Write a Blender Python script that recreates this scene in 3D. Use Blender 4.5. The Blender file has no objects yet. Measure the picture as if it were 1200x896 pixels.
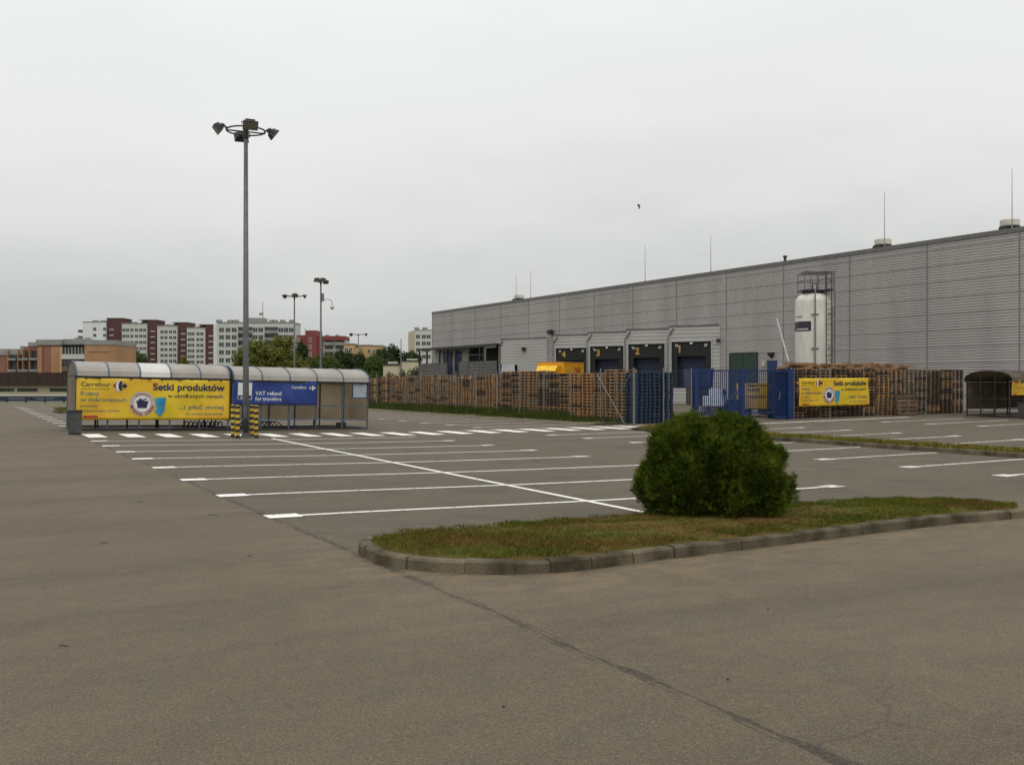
import bpy, math, random
import numpy as np
from mathutils import Vector, Matrix, noise as mnoise
random.seed(7)
R = math.radians
sc = bpy.context.scene
COL = sc.collection

# ------------------------------------------------------------------ frame of the place
# x = across the car park (towards the warehouse), y = along the warehouse wall, z up. The photographer stands at (0,0).
F, EYE, HY = 1130.0, 1.65, 447.0
YAW = math.atan(655 / 1130.0)
SN, CS = math.sin(YAW), math.cos(YAW)
KN = [(-3000, 0), (0, 0), (3.4, 0), (8.5, -.12), (13.7, -.19), (25, -.13), (41, -.03), (60, 0), (3000, 0)]
def _z0(u):
    for (a, b), (c, d) in zip(KN, KN[1:]):
        if a <= u <= c: return b + (d - b) * (u - a) / (c - a)
    return 0
_TAB = {i: sum(_z0(i * .5 + d) for d in (-1.2, -.6, 0, .6, 1.2)) / 5 for i in range(-40, 180)}
def zg(u):
    if u <= -19 or u >= 89: return 0.0
    k = math.floor(u * 2); t = u * 2 - k
    return _TAB[k] * (1 - t) + _TAB[k + 1] * t
def at(px, Y):                       # survey helper: bearing read as a photo column, distance Y ahead -> (x, y)
    X = (px - 600) / F * Y
    return CS * X + SN * Y, -SN * X + CS * Y
def hz(py, Y): return EYE + (HY - py) / F * Y

# ------------------------------------------------------------------ materials
def mat(name, col, rough=.7, metal=0, col2=None, scale=3, detail=4, bump=0, bscale=40, island=0, spec=.5, trans=0, stretch=None, lo=.35, hi=.65):
    m = bpy.data.materials.new(name); m.use_nodes = True
    nt = m.node_tree; N = nt.nodes; L = nt.links
    b = N['Principled BSDF']; b.inputs['Roughness'].default_value = rough; b.inputs['Metallic'].default_value = metal
    b.inputs['Specular IOR Level'].default_value = spec
    if col2 is None: col2 = tuple(c * .8 for c in col)
    tc = N.new('ShaderNodeTexCoord'); src = tc.outputs['Object']
    if stretch:
        mp = N.new('ShaderNodeMapping'); mp.inputs['Scale'].default_value = stretch; L.new(src, mp.inputs[0]); src = mp.outputs[0]
    n = N.new('ShaderNodeTexNoise'); n.inputs['Scale'].default_value = scale; n.inputs['Detail'].default_value = detail
    L.new(src, n.inputs['Vector'])
    rp = N.new('ShaderNodeValToRGB'); rp.color_ramp.elements[0].position = lo; rp.color_ramp.elements[1].position = hi
    rp.color_ramp.elements[0].color = (*col2, 1); rp.color_ramp.elements[1].color = (*col, 1)
    L.new(n.outputs['Fac'], rp.inputs[0]); out = rp.outputs[0]
    if island:
        g = N.new('ShaderNodeNewGeometry'); mr = N.new('ShaderNodeMapRange'); mr.inputs[3].default_value = 1 - island; mr.inputs[4].default_value = 1 + island
        L.new(g.outputs['Random Per Island'], mr.inputs[0])
        mx = N.new('ShaderNodeMix'); mx.data_type = 'RGBA'; mx.blend_type = 'MULTIPLY'; mx.inputs[0].default_value = 1
        L.new(out, mx.inputs[6]); L.new(mr.outputs[0], mx.inputs[7]); out = mx.outputs[2]
    L.new(out, b.inputs['Base Color'])
    if bump:
        n2 = N.new('ShaderNodeTexNoise'); n2.inputs['Scale'].default_value = bscale; n2.inputs['Detail'].default_value = 3; L.new(src, n2.inputs['Vector'])
        bp = N.new('ShaderNodeBump'); bp.inputs['Strength'].default_value = bump; bp.inputs['Distance'].default_value = .02
        L.new(n2.outputs['Fac'], bp.inputs['Height']); L.new(bp.outputs[0], b.inputs['Normal'])
    if trans:
        t = N.new('ShaderNodeBsdfTranslucent'); L.new(out, t.inputs[0]); ms = N.new('ShaderNodeMixShader'); ms.inputs[0].default_value = trans
        o = N['Material Output']; L.new(b.outputs[0], ms.inputs[1]); L.new(t.outputs[0], ms.inputs[2]); L.new(ms.outputs[0], o.inputs[0])
    return m

M = dict(
    paint=mat('road_paint', (.74, .73, .69), .7, 0, (.26, .24, .2), 13, 9, lo=.31, hi=.45),
    paint_far=mat('worn_paint', (.62, .6, .55), .75, 0, (.22, .2, .165), 7, 9, lo=.33, hi=.52),
    kerb=mat('kerb_concrete', (.148, .125, .084), .95, 0, (.05, .042, .027), 2.6, 9, .6, 50, island=.2, spec=.08),
    soil=mat('dry_turf', (.07, .068, .013), .95, 0, (.105, .066, .022), 1.6, 8, .8, 50, spec=.08),
    grass=mat('grass_blade', (.1, .122, .011), .7, 0, (.06, .078, .008), .9, 3, island=.3, trans=.25, spec=.08),
    straw=mat('dry_blade', (.16, .105, .028), .8, 0, (.085, .05, .014), 1.2, 3, island=.35, trans=.15, spec=.08),
    tallgrass=mat('tall_grass', (.06, .085, .018), .7, 0, (.035, .06, .012), .7, 3, island=.35, trans=.2, spec=.08),
    bush=mat('thuja_green', (.1, .128, .011), .7, 0, (.034, .057, .006), 3.2, 6, island=.5, trans=.12, spec=.08),
    strip=mat('strip_grass', (.19, .175, .03), .75, 0, (.12, .115, .022), .8, 4, island=.3, trans=.2, spec=.08),
    bark=mat('bark', (.08, .06, .042), .95, 0, (.045, .035, .025), 8, 5, .5, 30),
    leaf_olive=mat('leaf_olive', (.16, .16, .035), .7, 0, (.09, .105, .024), .35, 3, island=.45, trans=.2, spec=.08),
    leaf_mid=mat('leaf_mid', (.085, .11, .032), .7, 0, (.052, .078, .022), .35, 3, island=.45, trans=.2, spec=.08),
    leaf_dark=mat('leaf_dark', (.05, .07, .026), .7, 0, (.03, .047, .018), .35, 3, island=.45, trans=.15, spec=.08),
    clad=mat('grey_cladding', (.425, .4, .382), .55, .05, (.355, .336, .322), .5, 6, stretch=(1, 1, .12)),
    clad_seam=mat('cladding_seam', (.2, .192, .18), .6, .1),
    clad_dock=mat('dock_cladding', (.42, .408, .385), .5, .1, (.37, .36, .34), .4, 3),
    trim=mat('parapet_trim', (.16, .155, .15), .5, .3),
    roofm=mat('roof_membrane', (.3, .3, .29), .8),
    steel=mat('galvanised_steel', (.24, .24, .23), .6, .4, (.17, .17, .165), 6),
    mast=mat('mast_grey', (.115, .12, .118), .55, .3, (.085, .09, .088), 4),
    darkmetal=mat('dark_metal', (.035, .034, .033), .5, .3),
    lampglass=mat('lamp_glass', (.16, .14, .11), .15, 0),
    blueframe=mat('shelter_blue', (.075, .115, .17), .5, .2, (.055, .09, .14), 5),
    sheet=mat('smoky_sheet', (.45, .42, .375), .35, 0, (.37, .34, .295), 1.4, 5, trans=.35),
    sheet_new=mat('white_sheet', (.72, .71, .67), .3, 0, (.66, .65, .6), 1.4, 5, trans=.3),
    sheet_wall=mat('brown_sheet', (.66, .59, .48), .4, 0, (.52, .46, .37), .8, 5, trans=.74),
    sheet_dark=mat('dirty_sheet', (.24, .2, .15), .5, 0, (.15, .125, .095), 1.2, 5, trans=.55),
    noticewhite=mat('notice_board', (.33, .37, .4), .3, 0, (.28, .32, .35), 3),
    yellow=mat('banner_yellow', (.66, .48, .016), .55, 0, (.65, .35, .014), .55, 3),
    blueb=mat('banner_blue', (.013, .04, .21), .5, 0, (.011, .03, .165), 1.2, 3),
    navy=mat('print_navy', (.016, .014, .07), .6), teal=mat('print_teal', (.03, .14, .2), .6),
    white=mat('print_white', (.72, .73, .72), .6), red=mat('print_red', (.36, .03, .03), .6),
    ring=mat('print_ring', (.33, .36, .33), .6, 0, (.5, .38, .36), 2.4), arrow=mat('print_arrow', (.02, .2, .36), .6, 0, (.03, .3, .45), 3),
    brown=mat('print_brown', (.1, .07, .03), .6),
    bin=mat('bin_grey', (.06, .062, .062), .6, 0, (.04, .041, .042), 6), black=mat('black_rubber', (.014, .014, .015), .6),
    byellow=mat('bollard_yellow', (.62, .42, .03), .5, 0, (.45, .3, .03), 9), bblack=mat('bollard_black', (.015, .015, .015), .5),
    gateblue=mat('gate_blue', (.01, .034, .135), .5, .1, (.008, .025, .095), 3), skipblue=mat('skip_blue', (.012, .045, .16), .5, 0, (.01, .03, .1), 2),
    wood1=mat('pallet_wood_brown', (.34, .205, .1), .9, 0, (.185, .11, .055), 5, 5, island=.3),
    wood2=mat('pallet_wood_grey', (.28, .21, .14), .9, 0, (.16, .12, .08), 5, 5, island=.3),
    wood3=mat('pallet_wood_orange', (.44, .23, .09), .9, 0, (.25, .13, .052), 5, 5, island=.3),
    wood4=mat('pallet_wood_dark', (.12, .078, .045), .9, 0, (.065, .042, .026), 5, 5, island=.3),
    pblue=mat('pallet_blue', (.01, .031, .075), .8, 0, (.007, .017, .038), 5, 5, island=.3),
    timber=mat('pale_timber', (.27, .165, .085), .9, 0, (.14, .075, .036), 5, 5, island=.45),
    dyellow=mat('truck_yellow', (.68, .33, .008), .4, 0, (.6, .27, .007), 1.5), fair=mat('fairing_yellow', (.86, .5, .01), .35),
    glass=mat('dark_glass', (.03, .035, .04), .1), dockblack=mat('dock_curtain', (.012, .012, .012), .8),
    dockdoor=mat('dock_door_blue', (.012, .02, .055), .6), gold=mat('dock_number_gold', (.5, .3, .045), .6),
    green=mat('door_green', (.012, .045, .03), .5), tankw=mat('tank_white', (.62, .6, .54), .35, 0, (.53, .5, .44), 2.5, 6, stretch=(1.5, 1.5, .25)),
    purple=mat('plate_purple', (.035, .015, .04), .4), ventw=mat('vent_cream', (.55, .52, .45), .6),
    flatw=mat('flat_white', (.5, .51, .47), .85, 0, (.44, .45, .41), .12, 4), flatwhite2=mat('gable_white', (.64, .66, .66), .85, 0, (.58, .6, .6), .12, 4),
    maroon=mat('tower_maroon', (.09, .038, .037), .85, 0, (.078, .032, .031), .2), maroon2=mat('tower_brown', (.15, .105, .08), .85),
    orange=mat('wall_orange', (.36, .2, .1), .85, 0, (.31, .165, .08), .3), pink=mat('wall_brick_pink', (.24, .115, .077), .85, 0, (.2, .09, .06), .3),
    parap=mat('parapet_concrete', (.26, .265, .25), .85, 0, (.21, .215, .2), .3), redw=mat('wall_red', (.2, .05, .043), .85, 0, (.17, .042, .036), .2),
    yelw=mat('house_yellow', (.48, .34, .14), .85, 0, (.42, .29, .12), .2), cream=mat('wall_cream', (.5, .44, .31), .85, 0, (.45, .39, .27), .3),
    winm=mat('window_dark', (.035, .04, .04), .2, 0, (.06, .065, .065), .6), winf=mat('window_frame_white', (.5, .5, .48), .7),
    shedbrown=mat('fascia_brown', (.035, .017, .012), .8, 0, (.027, .013, .009), 1, stretch=(3, 3, .3)), lowwall=mat('low_wall_grey', (.22, .225, .23), .85, 0, (.18, .185, .19), .5),
    rail=mat('rail_blue', (.012, .022, .055), .6), baler=mat('baler_yellow', (.5, .34, .03), .5, 0, (.34, .21, .03), 1.5),
    wrap=mat('wrapped_white', (.5, .56, .62), .35, 0, (.36, .42, .5), 4), ramp=mat('ramp_wall', (.125, .12, .115), .6, .2, (.1, .096, .092), .6),
    bird=mat('bird_dark', (.02, .02, .02), .8), twig=mat('twig_brown', (.04, .03, .022), .9), hood=mat('compactor_grey', (.17, .185, .2), .5, .2, (.13, .145, .16), 1),
    hoodtop=mat('compactor_lid', (.22, .235, .245), .5, .1), frame=mat('dock_frame_grey', (.42, .42, .4), .5),
)

# ------------------------------------------------------------------ mesh builder
class MB:
    def __init__(s): s.v = []; s.f = []; s.m = []
    def add(s, vs, fs, m=0, T=None):
        o = len(s.v)
        s.v += [tuple(T @ Vector(v)) if T is not None else tuple(v) for v in vs]
        s.f += [tuple(o + i for i in f) for f in fs]; s.m += [m] * len(fs)
    def box(s, a, b, m=0, T=None):
        (x0, y0, z0), (x1, y1, z1) = a, b
        s.add([(x0, y0, z0), (x1, y0, z0), (x1, y1, z0), (x0, y1, z0), (x0, y0, z1), (x1, y0, z1), (x1, y1, z1), (x0, y1, z1)],
              [(3, 2, 1, 0), (4, 5, 6, 7), (0, 1, 5, 4), (1, 2, 6, 5), (2, 3, 7, 6), (3, 0, 4, 7)], m, T)
    def prism(s, poly, z0, z1, m=0, T=None):
        n = len(poly); vs = [(x, y, z0) for x, y in poly] + [(x, y, z1) for x, y in poly]
        s.add(vs, [tuple(range(n))[::-1], tuple(range(n, 2 * n))] + [(i, (i + 1) % n, n + (i + 1) % n, n + i) for i in range(n)], m, T)
    def tube(s, pts, r, n=8, m=0, T=None, cap=True):
        pts = [Vector(p) for p in pts]; rs = r if isinstance(r, (list, tuple)) else [r] * len(pts)
        vs = []; fs = []; up = None
        for i, p in enumerate(pts):
            d = (pts[min(i + 1, len(pts) - 1)] - pts[max(i - 1, 0)]).normalized()
            if up is None: up = Vector((0, 0, 1)) if abs(d.z) < .9 else Vector((1, 0, 0))
            a = d.cross(up).normalized(); b = a.cross(d).normalized(); up = b
            for k in range(n):
                t = 2 * math.pi * k / n; vs.append(p + (a * math.cos(t) + b * math.sin(t)) * rs[i])
        for i in range(len(pts) - 1):
            for k in range(n): fs.append((i * n + k, i * n + (k + 1) % n, (i + 1) * n + (k + 1) % n, (i + 1) * n + k))
        if cap: fs += [tuple(range(n))[::-1], tuple((len(pts) - 1) * n + k for k in range(n))]
        s.add(vs, fs, m, T)
    def lathe(s, prof, c=(0, 0), n=24, m=0):
        vs = []; fs = []
        for r, z in prof:
            for k in range(n): vs.append((c[0] + r * math.cos(2 * math.pi * k / n), c[1] + r * math.sin(2 * math.pi * k / n), z))
        for i in range(len(prof) - 1):
            for k in range(n): fs.append((i * n + k, i * n + (k + 1) % n, (i + 1) * n + (k + 1) % n, (i + 1) * n + k))
        fs += [tuple(range(n))[::-1], tuple((len(prof) - 1) * n + k for k in range(n))]
        s.add(vs, fs, m)
    def mesh(s, name, mats, smooth=False):
        me = bpy.data.meshes.new(name); me.from_pydata(s.v, [], s.f)
        for x in (mats if isinstance(mats, (list, tuple)) else [mats]): me.materials.append(x)
        me.polygons.foreach_set('material_index', s.m)
        if smooth: me.polygons.foreach_set('use_smooth', [True] * len(s.f))
        me.update(); return me
    def build(s, name, mats, parent=None, smooth=False, loc=(0, 0, 0), label=None):
        return link(name, s.mesh(name, mats, smooth), parent, loc, label)
def link(name, me, parent=None, loc=(0, 0, 0), label=None):
    o = bpy.data.objects.new(name, me); COL.objects.link(o); o.parent = parent; o.location = loc
    if label: o['label'] = label
    return o
def bx(a, b, m=0): q = MB(); q.box(a, b, m); return q
def tag(o, label, cat, group=None):
    o['label'] = label; o['category'] = cat
    if group: o['group'] = group
    return o
def thing(name, label, cat, loc=(0, 0, 0), rz=0, group=None):
    o = bpy.data.objects.new(name, None); COL.objects.link(o); o.empty_display_size = .2
    o.location = loc; o.rotation_euler = (0, 0, rz); return tag(o, label, cat, group)
def struct(o): o['kind'] = 'structure'; return o
def copy_tree(o, parent=None):
    c = o.copy(); COL.objects.link(c); c.parent = parent
    for ch in [x for x in o.children]: copy_tree(ch, c)
    return c

# text -> flat mesh data
def text_data(body, bold=0):
    cu = bpy.data.curves.new('t', 'FONT'); cu.body = body; cu.size = 1; cu.offset = bold; cu.resolution_u = 3
    o = bpy.data.objects.new('t', cu); COL.objects.link(o); dg = bpy.context.evaluated_depsgraph_get()
    me = bpy.data.meshes.new_from_object(o.evaluated_get(dg))
    vs = [tuple(v.co[:2]) for v in me.vertices]; fs = [tuple(p.vertices) for p in me.polygons]
    bpy.data.objects.remove(o); bpy.data.curves.remove(cu); bpy.data.meshes.remove(me)
    return vs, fs
_tc = {}
def text(body, bold=0):
    if (body, bold) not in _tc: _tc[(body, bold)] = text_data(body, bold)
    return _tc[(body, bold)]
for t, b in (('Carrefour', .012), ('Kupuj', 0), ('w mikrocenach', 0), ('produkty', 0), ('codziennego użytku', 0), ('Setki produktów', .028), ('w obniżonych cenach.', .008),
             ('...i płać mniej', .004), ('za swoje zachcianki', 0), ('VAT refund', .01), ('for travelers', .01), ('4', .03), ('3', .03), ('2', .03), ('1', .03), ('DHL', .04)): text(t, b)
for ch in 'MIKROCENA': text(ch, .03)
def put_text(q, body, x0, x1, y, bold=0, m=0, off=.006, height=None, disp=None):
    vs, fs = text(body, bold); xs = [v[0] for v in vs]; w = max(xs) - min(xs); k = (x1 - x0) / w; ky = k
    if height: ky = height / .72
    out = []
    for vx, vy in vs:
        X = x0 + (vx - min(xs)) * k; Z = y + vy * ky
        out.append((X, -off + (disp(X, Z) if disp else 0), Z))
    q.add(out, fs, m)

# ------------------------------------------------------------------ ground
ISL = [(3.48, 8.99), (3.33, 8.48), (3.34, 8.14), (3.48, 7.79), (3.75, 7.5), (4.18, 7.22), (4.82, 7.11), (5.69, 7.25), (6.77, 7.37), (8.15, 7.52), (9.76, 7.68), (11.15, 7.74),
       (12.2, 7.72), (12.75, 7.88), (12.93, 8.2), (12.75, 8.75), (12.2, 9.2), (11.5, 9.5), (10.04, 9.62), (8.65, 9.62), (7.13, 9.5), (5.86, 9.42), (4.67, 9.33), (3.95, 9.24)]
def smooth_closed(P, per=8):
    n = len(P); out = []
    for i in range(n):
        p0, p1, p2, p3 = [Vector(P[(i + k) % n]) for k in (-1, 0, 1, 2)]
        for j in range(per):
            t = j / per
            out.append(.5 * ((2 * p1) + (p2 - p0) * t + (2 * p0 - 5 * p1 + 4 * p2 - p3) * t * t + (3 * p1 - p0 - 3 * p2 + p3) * t ** 3))
    # even spacing
    L = [0]
    for a, b in zip(out, out[1:] + out[:1]): L.append(L[-1] + (b - a).length)
    out.append(out[0]); N = int(L[-1] / .11); res = []; k = 0
    for i in range(N):
        d = L[-1] * i / N
        while L[k + 1] < d: k += 1
        t = (d - L[k]) / max(1e-6, L[k + 1] - L[k]); res.append(out[k].lerp(out[k + 1], t))
    return res
ISLO = smooth_closed(ISL)
def inset(P, d):
    n = len(P); out = []
    for i in range(n):
        t = (P[(i + 2) % n] - P[(i - 2) % n]).normalized(); out.append(P[i] + Vector((-t.y, t.x)) * d)
    return out
ISLI = inset(ISLO, .13)
def inside(P, x, y):
    c = False; n = len(P)
    for i in range(n):
        a, b = P[i], P[i - 1]
        if (a.y > y) != (b.y > y) and x < (b.x - a.x) * (y - a.y) / (b.y - a.y) + a.x: c = not c
    return c

def grid(us, vs, z):
    nu, nv = len(us), len(vs)
    V = [(u, v, z(u, v)) for v in vs for u in us]
    Fc = [(j * nu + i, j * nu + i + 1, (j + 1) * nu + i + 1, (j + 1) * nu + i) for j in range(nv - 1) for i in range(nu - 1)]
    return V, Fc
def steps(a, b, s): n = max(1, round((b - a) / s)); return [a + (b - a) * i / n for i in range(n)]
# wide earth sheet to the horizon
us = [-4000, -1500, -600, -200, -80] + steps(-30, 90, 2) + [90, 150, 400, 1000, 2500, 4500]
vs = [-1500, -400, -100] + steps(-30, 90, 10) + [90, 130, 200, 350, 600, 1000, 1800, 4000, 7000]
q = MB(); q.add(*grid(us, vs, lambda u, v: zg(u) - .05))
struct(q.build('ground', mat('waste_ground', (.075, .082, .03), .95, 0, (.1, .085, .05), .05, 8, .5, 5), smooth=True))
# asphalt
us = steps(-60, -2, 2) + steps(-2, 0, .5) + steps(0, 15, .125) + steps(15, 60, .5) + [60]
vs = steps(-20, 2, 2) + steps(2, 6, .5) + steps(6, 11, .125) + steps(11, 40, 1) + steps(40, 72, 2) + [72]
q = MB(); V, Fc = grid(us, vs, lambda u, v: zg(u)); q.add(V, Fc)
def asphalt_mat():
    m = bpy.data.materials.new('asphalt'); m.use_nodes = True; nt = m.node_tree; N = nt.nodes; L = nt.links; b = N['Principled BSDF']
    b.inputs['Roughness'].default_value = .85; b.inputs['Specular IOR Level'].default_value = .3
    tc = N.new('ShaderNodeTexCoord'); P = tc.outputs['Object']
    def noise(scale, det=4, st=None, rough=.5):
        s = P
        if st: mp = N.new('ShaderNodeMapping'); mp.inputs['Scale'].default_value = st; L.new(P, mp.inputs[0]); s = mp.outputs[0]
        n = N.new('ShaderNodeTexNoise'); n.inputs['Scale'].default_value = scale; n.inputs['Detail'].default_value = det; n.inputs['Roughness'].default_value = rough
        L.new(s, n.inputs['Vector']); return n.outputs['Fac']
    def rng(x, a, b_, c, d, smooth=True):
        r = N.new('ShaderNodeMapRange'); r.interpolation_type = 'SMOOTHSTEP' if smooth else 'LINEAR'
        for i, val in zip((1, 2, 3, 4), (a, b_, c, d)): r.inputs[i].default_value = val
        L.new(x, r.inputs[0]); return r.outputs[0]
    def mix(fac, a, c, mode='MIX'):
        x = N.new('ShaderNodeMix'); x.data_type = 'RGBA'; x.blend_type = mode
        for sock, val in ((0, fac), (6, a), (7, c)):
            if isinstance(val, (int, float)): x.inputs[sock].default_value = val
            elif isinstance(val, tuple): x.inputs[sock].default_value = (*val, 1)
            else: L.new(val, x.inputs[sock])
        return x.outputs[2]
    def mth(op, a, c=None):
        x = N.new('ShaderNodeMath'); x.operation = op
        for i, val in enumerate((a, c)):
            if val is None: continue
            if isinstance(val, (int, float)): x.inputs[i].default_value = val
            else: L.new(val, x.inputs[i])
        return x.outputs[0]
    base = mix(rng(noise(.35, 6), .35, .65, 0, 1), (0.0990, 0.0790, 0.0513), (0.1181, 0.0948, 0.0632))
    base = mix(rng(noise(1.7, 7, (.35, 1, 1), .65), .4, .7, 0, .5), base, (0.0779, 0.0624, 0.0416))          # broad worn streaks across the lane
    base = mix(rng(noise(.8, 5, (1, .3, 1)), .5, .72, 0, .4), base, (0.1277, 0.1010, 0.0675))
    base = mix(rng(noise(.22, 4, (.25, 2.4, 1), .6), .47, .64, 0, .55), base, (0.0684, 0.0558, 0.0379))
    base = mix(rng(noise(4.5, 5), .45, .7, 0, .3), base, (0.1368, 0.1012, 0.0620)); base = mix(rng(noise(2.6, 5), .5, .72, 0, .28), base, (0.0776, 0.0752, 0.0550))
    sep = N.new('ShaderNodeSeparateXYZ'); L.new(P, sep.inputs[0]); u, v = sep.outputs[0], sep.outputs[1]
    lot = mth('MULTIPLY', rng(u, 3.3, 3.45, 0, 1), rng(v, 8.6, 9.4, 0, 1))                              # stalls were laid later than the lane
    base = mix(mth('MULTIPLY', lot, .5), base, (0.0798, 0.0673, 0.0487))
    oil = mth('MULTIPLY', rng(noise(.9, 3), .52, .68, 0, 1), rng(noise(7, 3), .35, .7, .2, 1))
    base = mix(mth('MULTIPLY', mth('MULTIPLY', oil, lot), .6), base, (0.0383, 0.0318, 0.0238))
    st = mth('MULTIPLY', mth('MULTIPLY', rng(v, 9.9, 11.9, 1, 0), rng(v, 8.4, 9.2, 0, 1)), mth('MULTIPLY', rng(u, 3.3, 3.9, 0, 1), rng(u, 7.5, 11, 1, 0)))
    base = mix(mth('MULTIPLY', st, rng(noise(1.3, 6), .36, .6, .1, .62)), base, (0.0647, 0.0552, 0.0456))
    # stone chippings
    vo = N.new('ShaderNodeTexVoronoi'); vo.inputs['Scale'].default_value = 165; L.new(P, vo.inputs['Vector'])
    sp = N.new('ShaderNodeSeparateColor'); L.new(vo.outputs['Color'], sp.inputs[0])
    base = mix(1.0, base, rng(sp.outputs[0], 0, 1, .72, 1.3, False), 'MULTIPLY')
    base = mix(1.0, base, rng(noise(55, 4), .3, .7, .84, 1.16), 'MULTIPLY')
    base = mix(rng(sp.outputs[1], .965, .975, 0, .4), base, (0.2682, 0.2264, 0.1621))
    # paving joint between lane and stalls: ragged, partly sealed with bitumen
    w = mth('ADD', u, mth('MULTIPLY', mth('SUBTRACT', noise(.9, 5), .5), .16))
    d = mth('ABSOLUTE', mth('SUBTRACT', w, 3.36))
    wid = rng(noise(2.2, 4), .35, .7, .006, .045)
    cr = mth('MULTIPLY', mth('LESS_THAN', d, wid), rng(noise(28, 5), .3, .52, .35, 1))
    cr = mth('MULTIPLY', cr, rng(v, 34, 36, 1, .0))
    base = mix(mth('MULTIPLY', cr, .72), base, mix(rng(noise(45, 4), .35, .65, 0, 1), (0.0119, 0.0100, 0.0080), (0.0457, 0.0405, 0.0320)))
    thin = mth('MULTIPLY', mth('LESS_THAN', mth('ABSOLUTE', mth('SUBTRACT', d, .05)), .006), rng(noise(3, 5), .45, .6, 0, .8))
    base = mix(thin, base, (0.0223, 0.0184, 0.0141))
    # hairline cracks
    vc = N.new('ShaderNodeTexVoronoi'); vc.feature = 'DISTANCE_TO_EDGE'; vc.inputs['Scale'].default_value = .22
    mp = N.new('ShaderNodeMix'); mp.data_type = 'VECTOR'; mp.inputs[0].default_value = .12; L.new(P, mp.inputs[4])
    nn = N.new('ShaderNodeTexNoise'); nn.inputs['Scale'].default_value = 1.3; nn.inputs['Detail'].default_value = 5; L.new(P, nn.inputs['Vector'])
    sc_ = N.new('ShaderNodeVectorMath'); sc_.operation = 'SCALE'; sc_.inputs[3].default_value = 6; L.new(nn.outputs['Color'], sc_.inputs[0]); L.new(sc_.outputs[0], mp.inputs[5]); L.new(mp.outputs[1], vc.inputs['Vector'])
    hair = mth('MULTIPLY', mth('LESS_THAN', vc.outputs['Distance'], .0012), rng(noise(.25, 3), .5, .6, 0, .5))
    base = mix(hair, base, (0.0448, 0.0366, 0.0269))
    at_ = N.new('ShaderNodeAttribute'); at_.attribute_name = 'dust'
    dn = mth('MULTIPLY', at_.outputs['Fac'], rng(noise(3.4, 9, (.6, 1.2, 1), .68), .42, .62, 0, 1))
    base = mix(mth('MULTIPLY', dn, .5), base, (0.1980, 0.1408, 0.0783))
    L.new(base, b.inputs['Base Color'])
    bp = N.new('ShaderNodeBump'); bp.inputs['Strength'].default_value = .5; bp.inputs['Distance'].default_value = .006
    L.new(vo.outputs['Distance'], bp.inputs['Height']); L.new(bp.outputs[0], b.inputs['Normal'])
    return m
o = struct(q.build('asphalt', asphalt_mat(), smooth=True))
IA = np.array([[p.x, p.y] for p in ISLO]); VA = np.array([[v[0], v[1]] for v in V])
dust = np.zeros(len(VA), dtype=np.float32)
near = (VA[:, 0] > 0) & (VA[:, 0] < 16) & (VA[:, 1] > 4) & (VA[:, 1] < 12)
dd = np.sqrt(((VA[near][:, None, :] - IA[None]) ** 2).sum(2)).min(1)
front = np.where(VA[near][:, 1] < 9, 1.0, .45)
dust[near] = np.clip((np.exp(-dd / .22) * .7 + np.exp(-(dd / 1.3) ** 2) * .75) * front, 0, 1)
o.data.attributes.new('dust', 'FLOAT', 'POINT').data.foreach_set('value', dust)

# painted markings: each a thin sheet laid on the asphalt
def strip(name, a, b, w, m='paint', lift=.005):
    a, b = Vector(a), Vector(b); d = (b - a); n = max(1, int(d.length / .5)); t = d.normalized(); s = Vector((-t.y, t.x)) * w / 2
    Q = MB(); vs = []
    for i in range(n + 1):
        p = a + d * i / n
        for k in (p + s, p - s): vs.append((k.x, k.y, zg(k.x) + lift))
    Q.add(vs, [(2 * i + 1, 2 * i + 3, 2 * i + 2, 2 * i) for i in range(n)])
    return struct(Q.build(name, M[m]))
def tbar(u, v, side, m='paint'): strip('stall_marking', (u, v - .16), (u, v + .16), .42 if side > 0 else .4, m, .009)
VR = [11.7, 14.2, 16.8, 19.45, 21.9, 24.25, 26.7, 29.0]
for i, v in enumerate(VR):
    strip('stall_marking', (3.36, v), (13.2 if i else 13.3, v + .05), .1)
    tbar(3.52, v, 1)
    if i < 7: tbar(13.25, v + .05, -1, 'paint_far')
strip('stall_marking', (8.56, 29.6), (8.02, 10.1), .115, lift=.007)
for k in range(13):                                   # the row beyond the shelters
    v = 39.6 + 2.5 * k
    strip('stall_marking', (3.5, v), (13.2, v), .12, 'paint_far'); strip('stall_marking', (3.4, v), (4.0, v), .35, 'paint', .009)
for v in (11.35, 13.5, 15.83, 18.2, 20.6, 23.0, 25.45, 27.65):
    strip('stall_marking', (17.5, v), (21.55, v - .1), .12, 'paint_far'); tbar(17.6, v, 1, 'paint_far')
for v in (10.9, 13.1, 15.3, 17.55, 19.75, 21.95, 24.1, 26.3):
    strip('stall_marking', (23.0, v), (28.0, v), .12, 'paint_far'); tbar(27.95, v, 1, 'paint_far')
for v in (19.0, 21.0, 23.1, 25.3, 27.5):
    strip('stall_marking', (34.1, v), (40.0, v + .35), .13, 'paint_far'); tbar(34.3, v, 1, 'paint_far')
for k in range(9):
    v = 33.7 + 2.45 * k
    strip('stall_marking', (17.9, v), (23.0, v), .12, 'paint_far'); tbar(17.95, v, 1, 'paint_far')
strip('stall_marking', (27.2, 29.5), (39.5, 30.3), .3, 'paint_far')
strip('stall_marking', (25.5, 29.2), (27.2, 29.5), .2, 'paint_far')
k = 0; u = 3.75
while u < 25:
    a = 32.2 - .085 * (u - 3.5)
    strip('crossing_stripe', (u, a - 1.15), (u, a + 1.0), .52); u += 1.08; k += 1
strip('crossing_stripe', (16, 31.9), (24.6, 31.0), .12, 'paint_far', .01)

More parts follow.
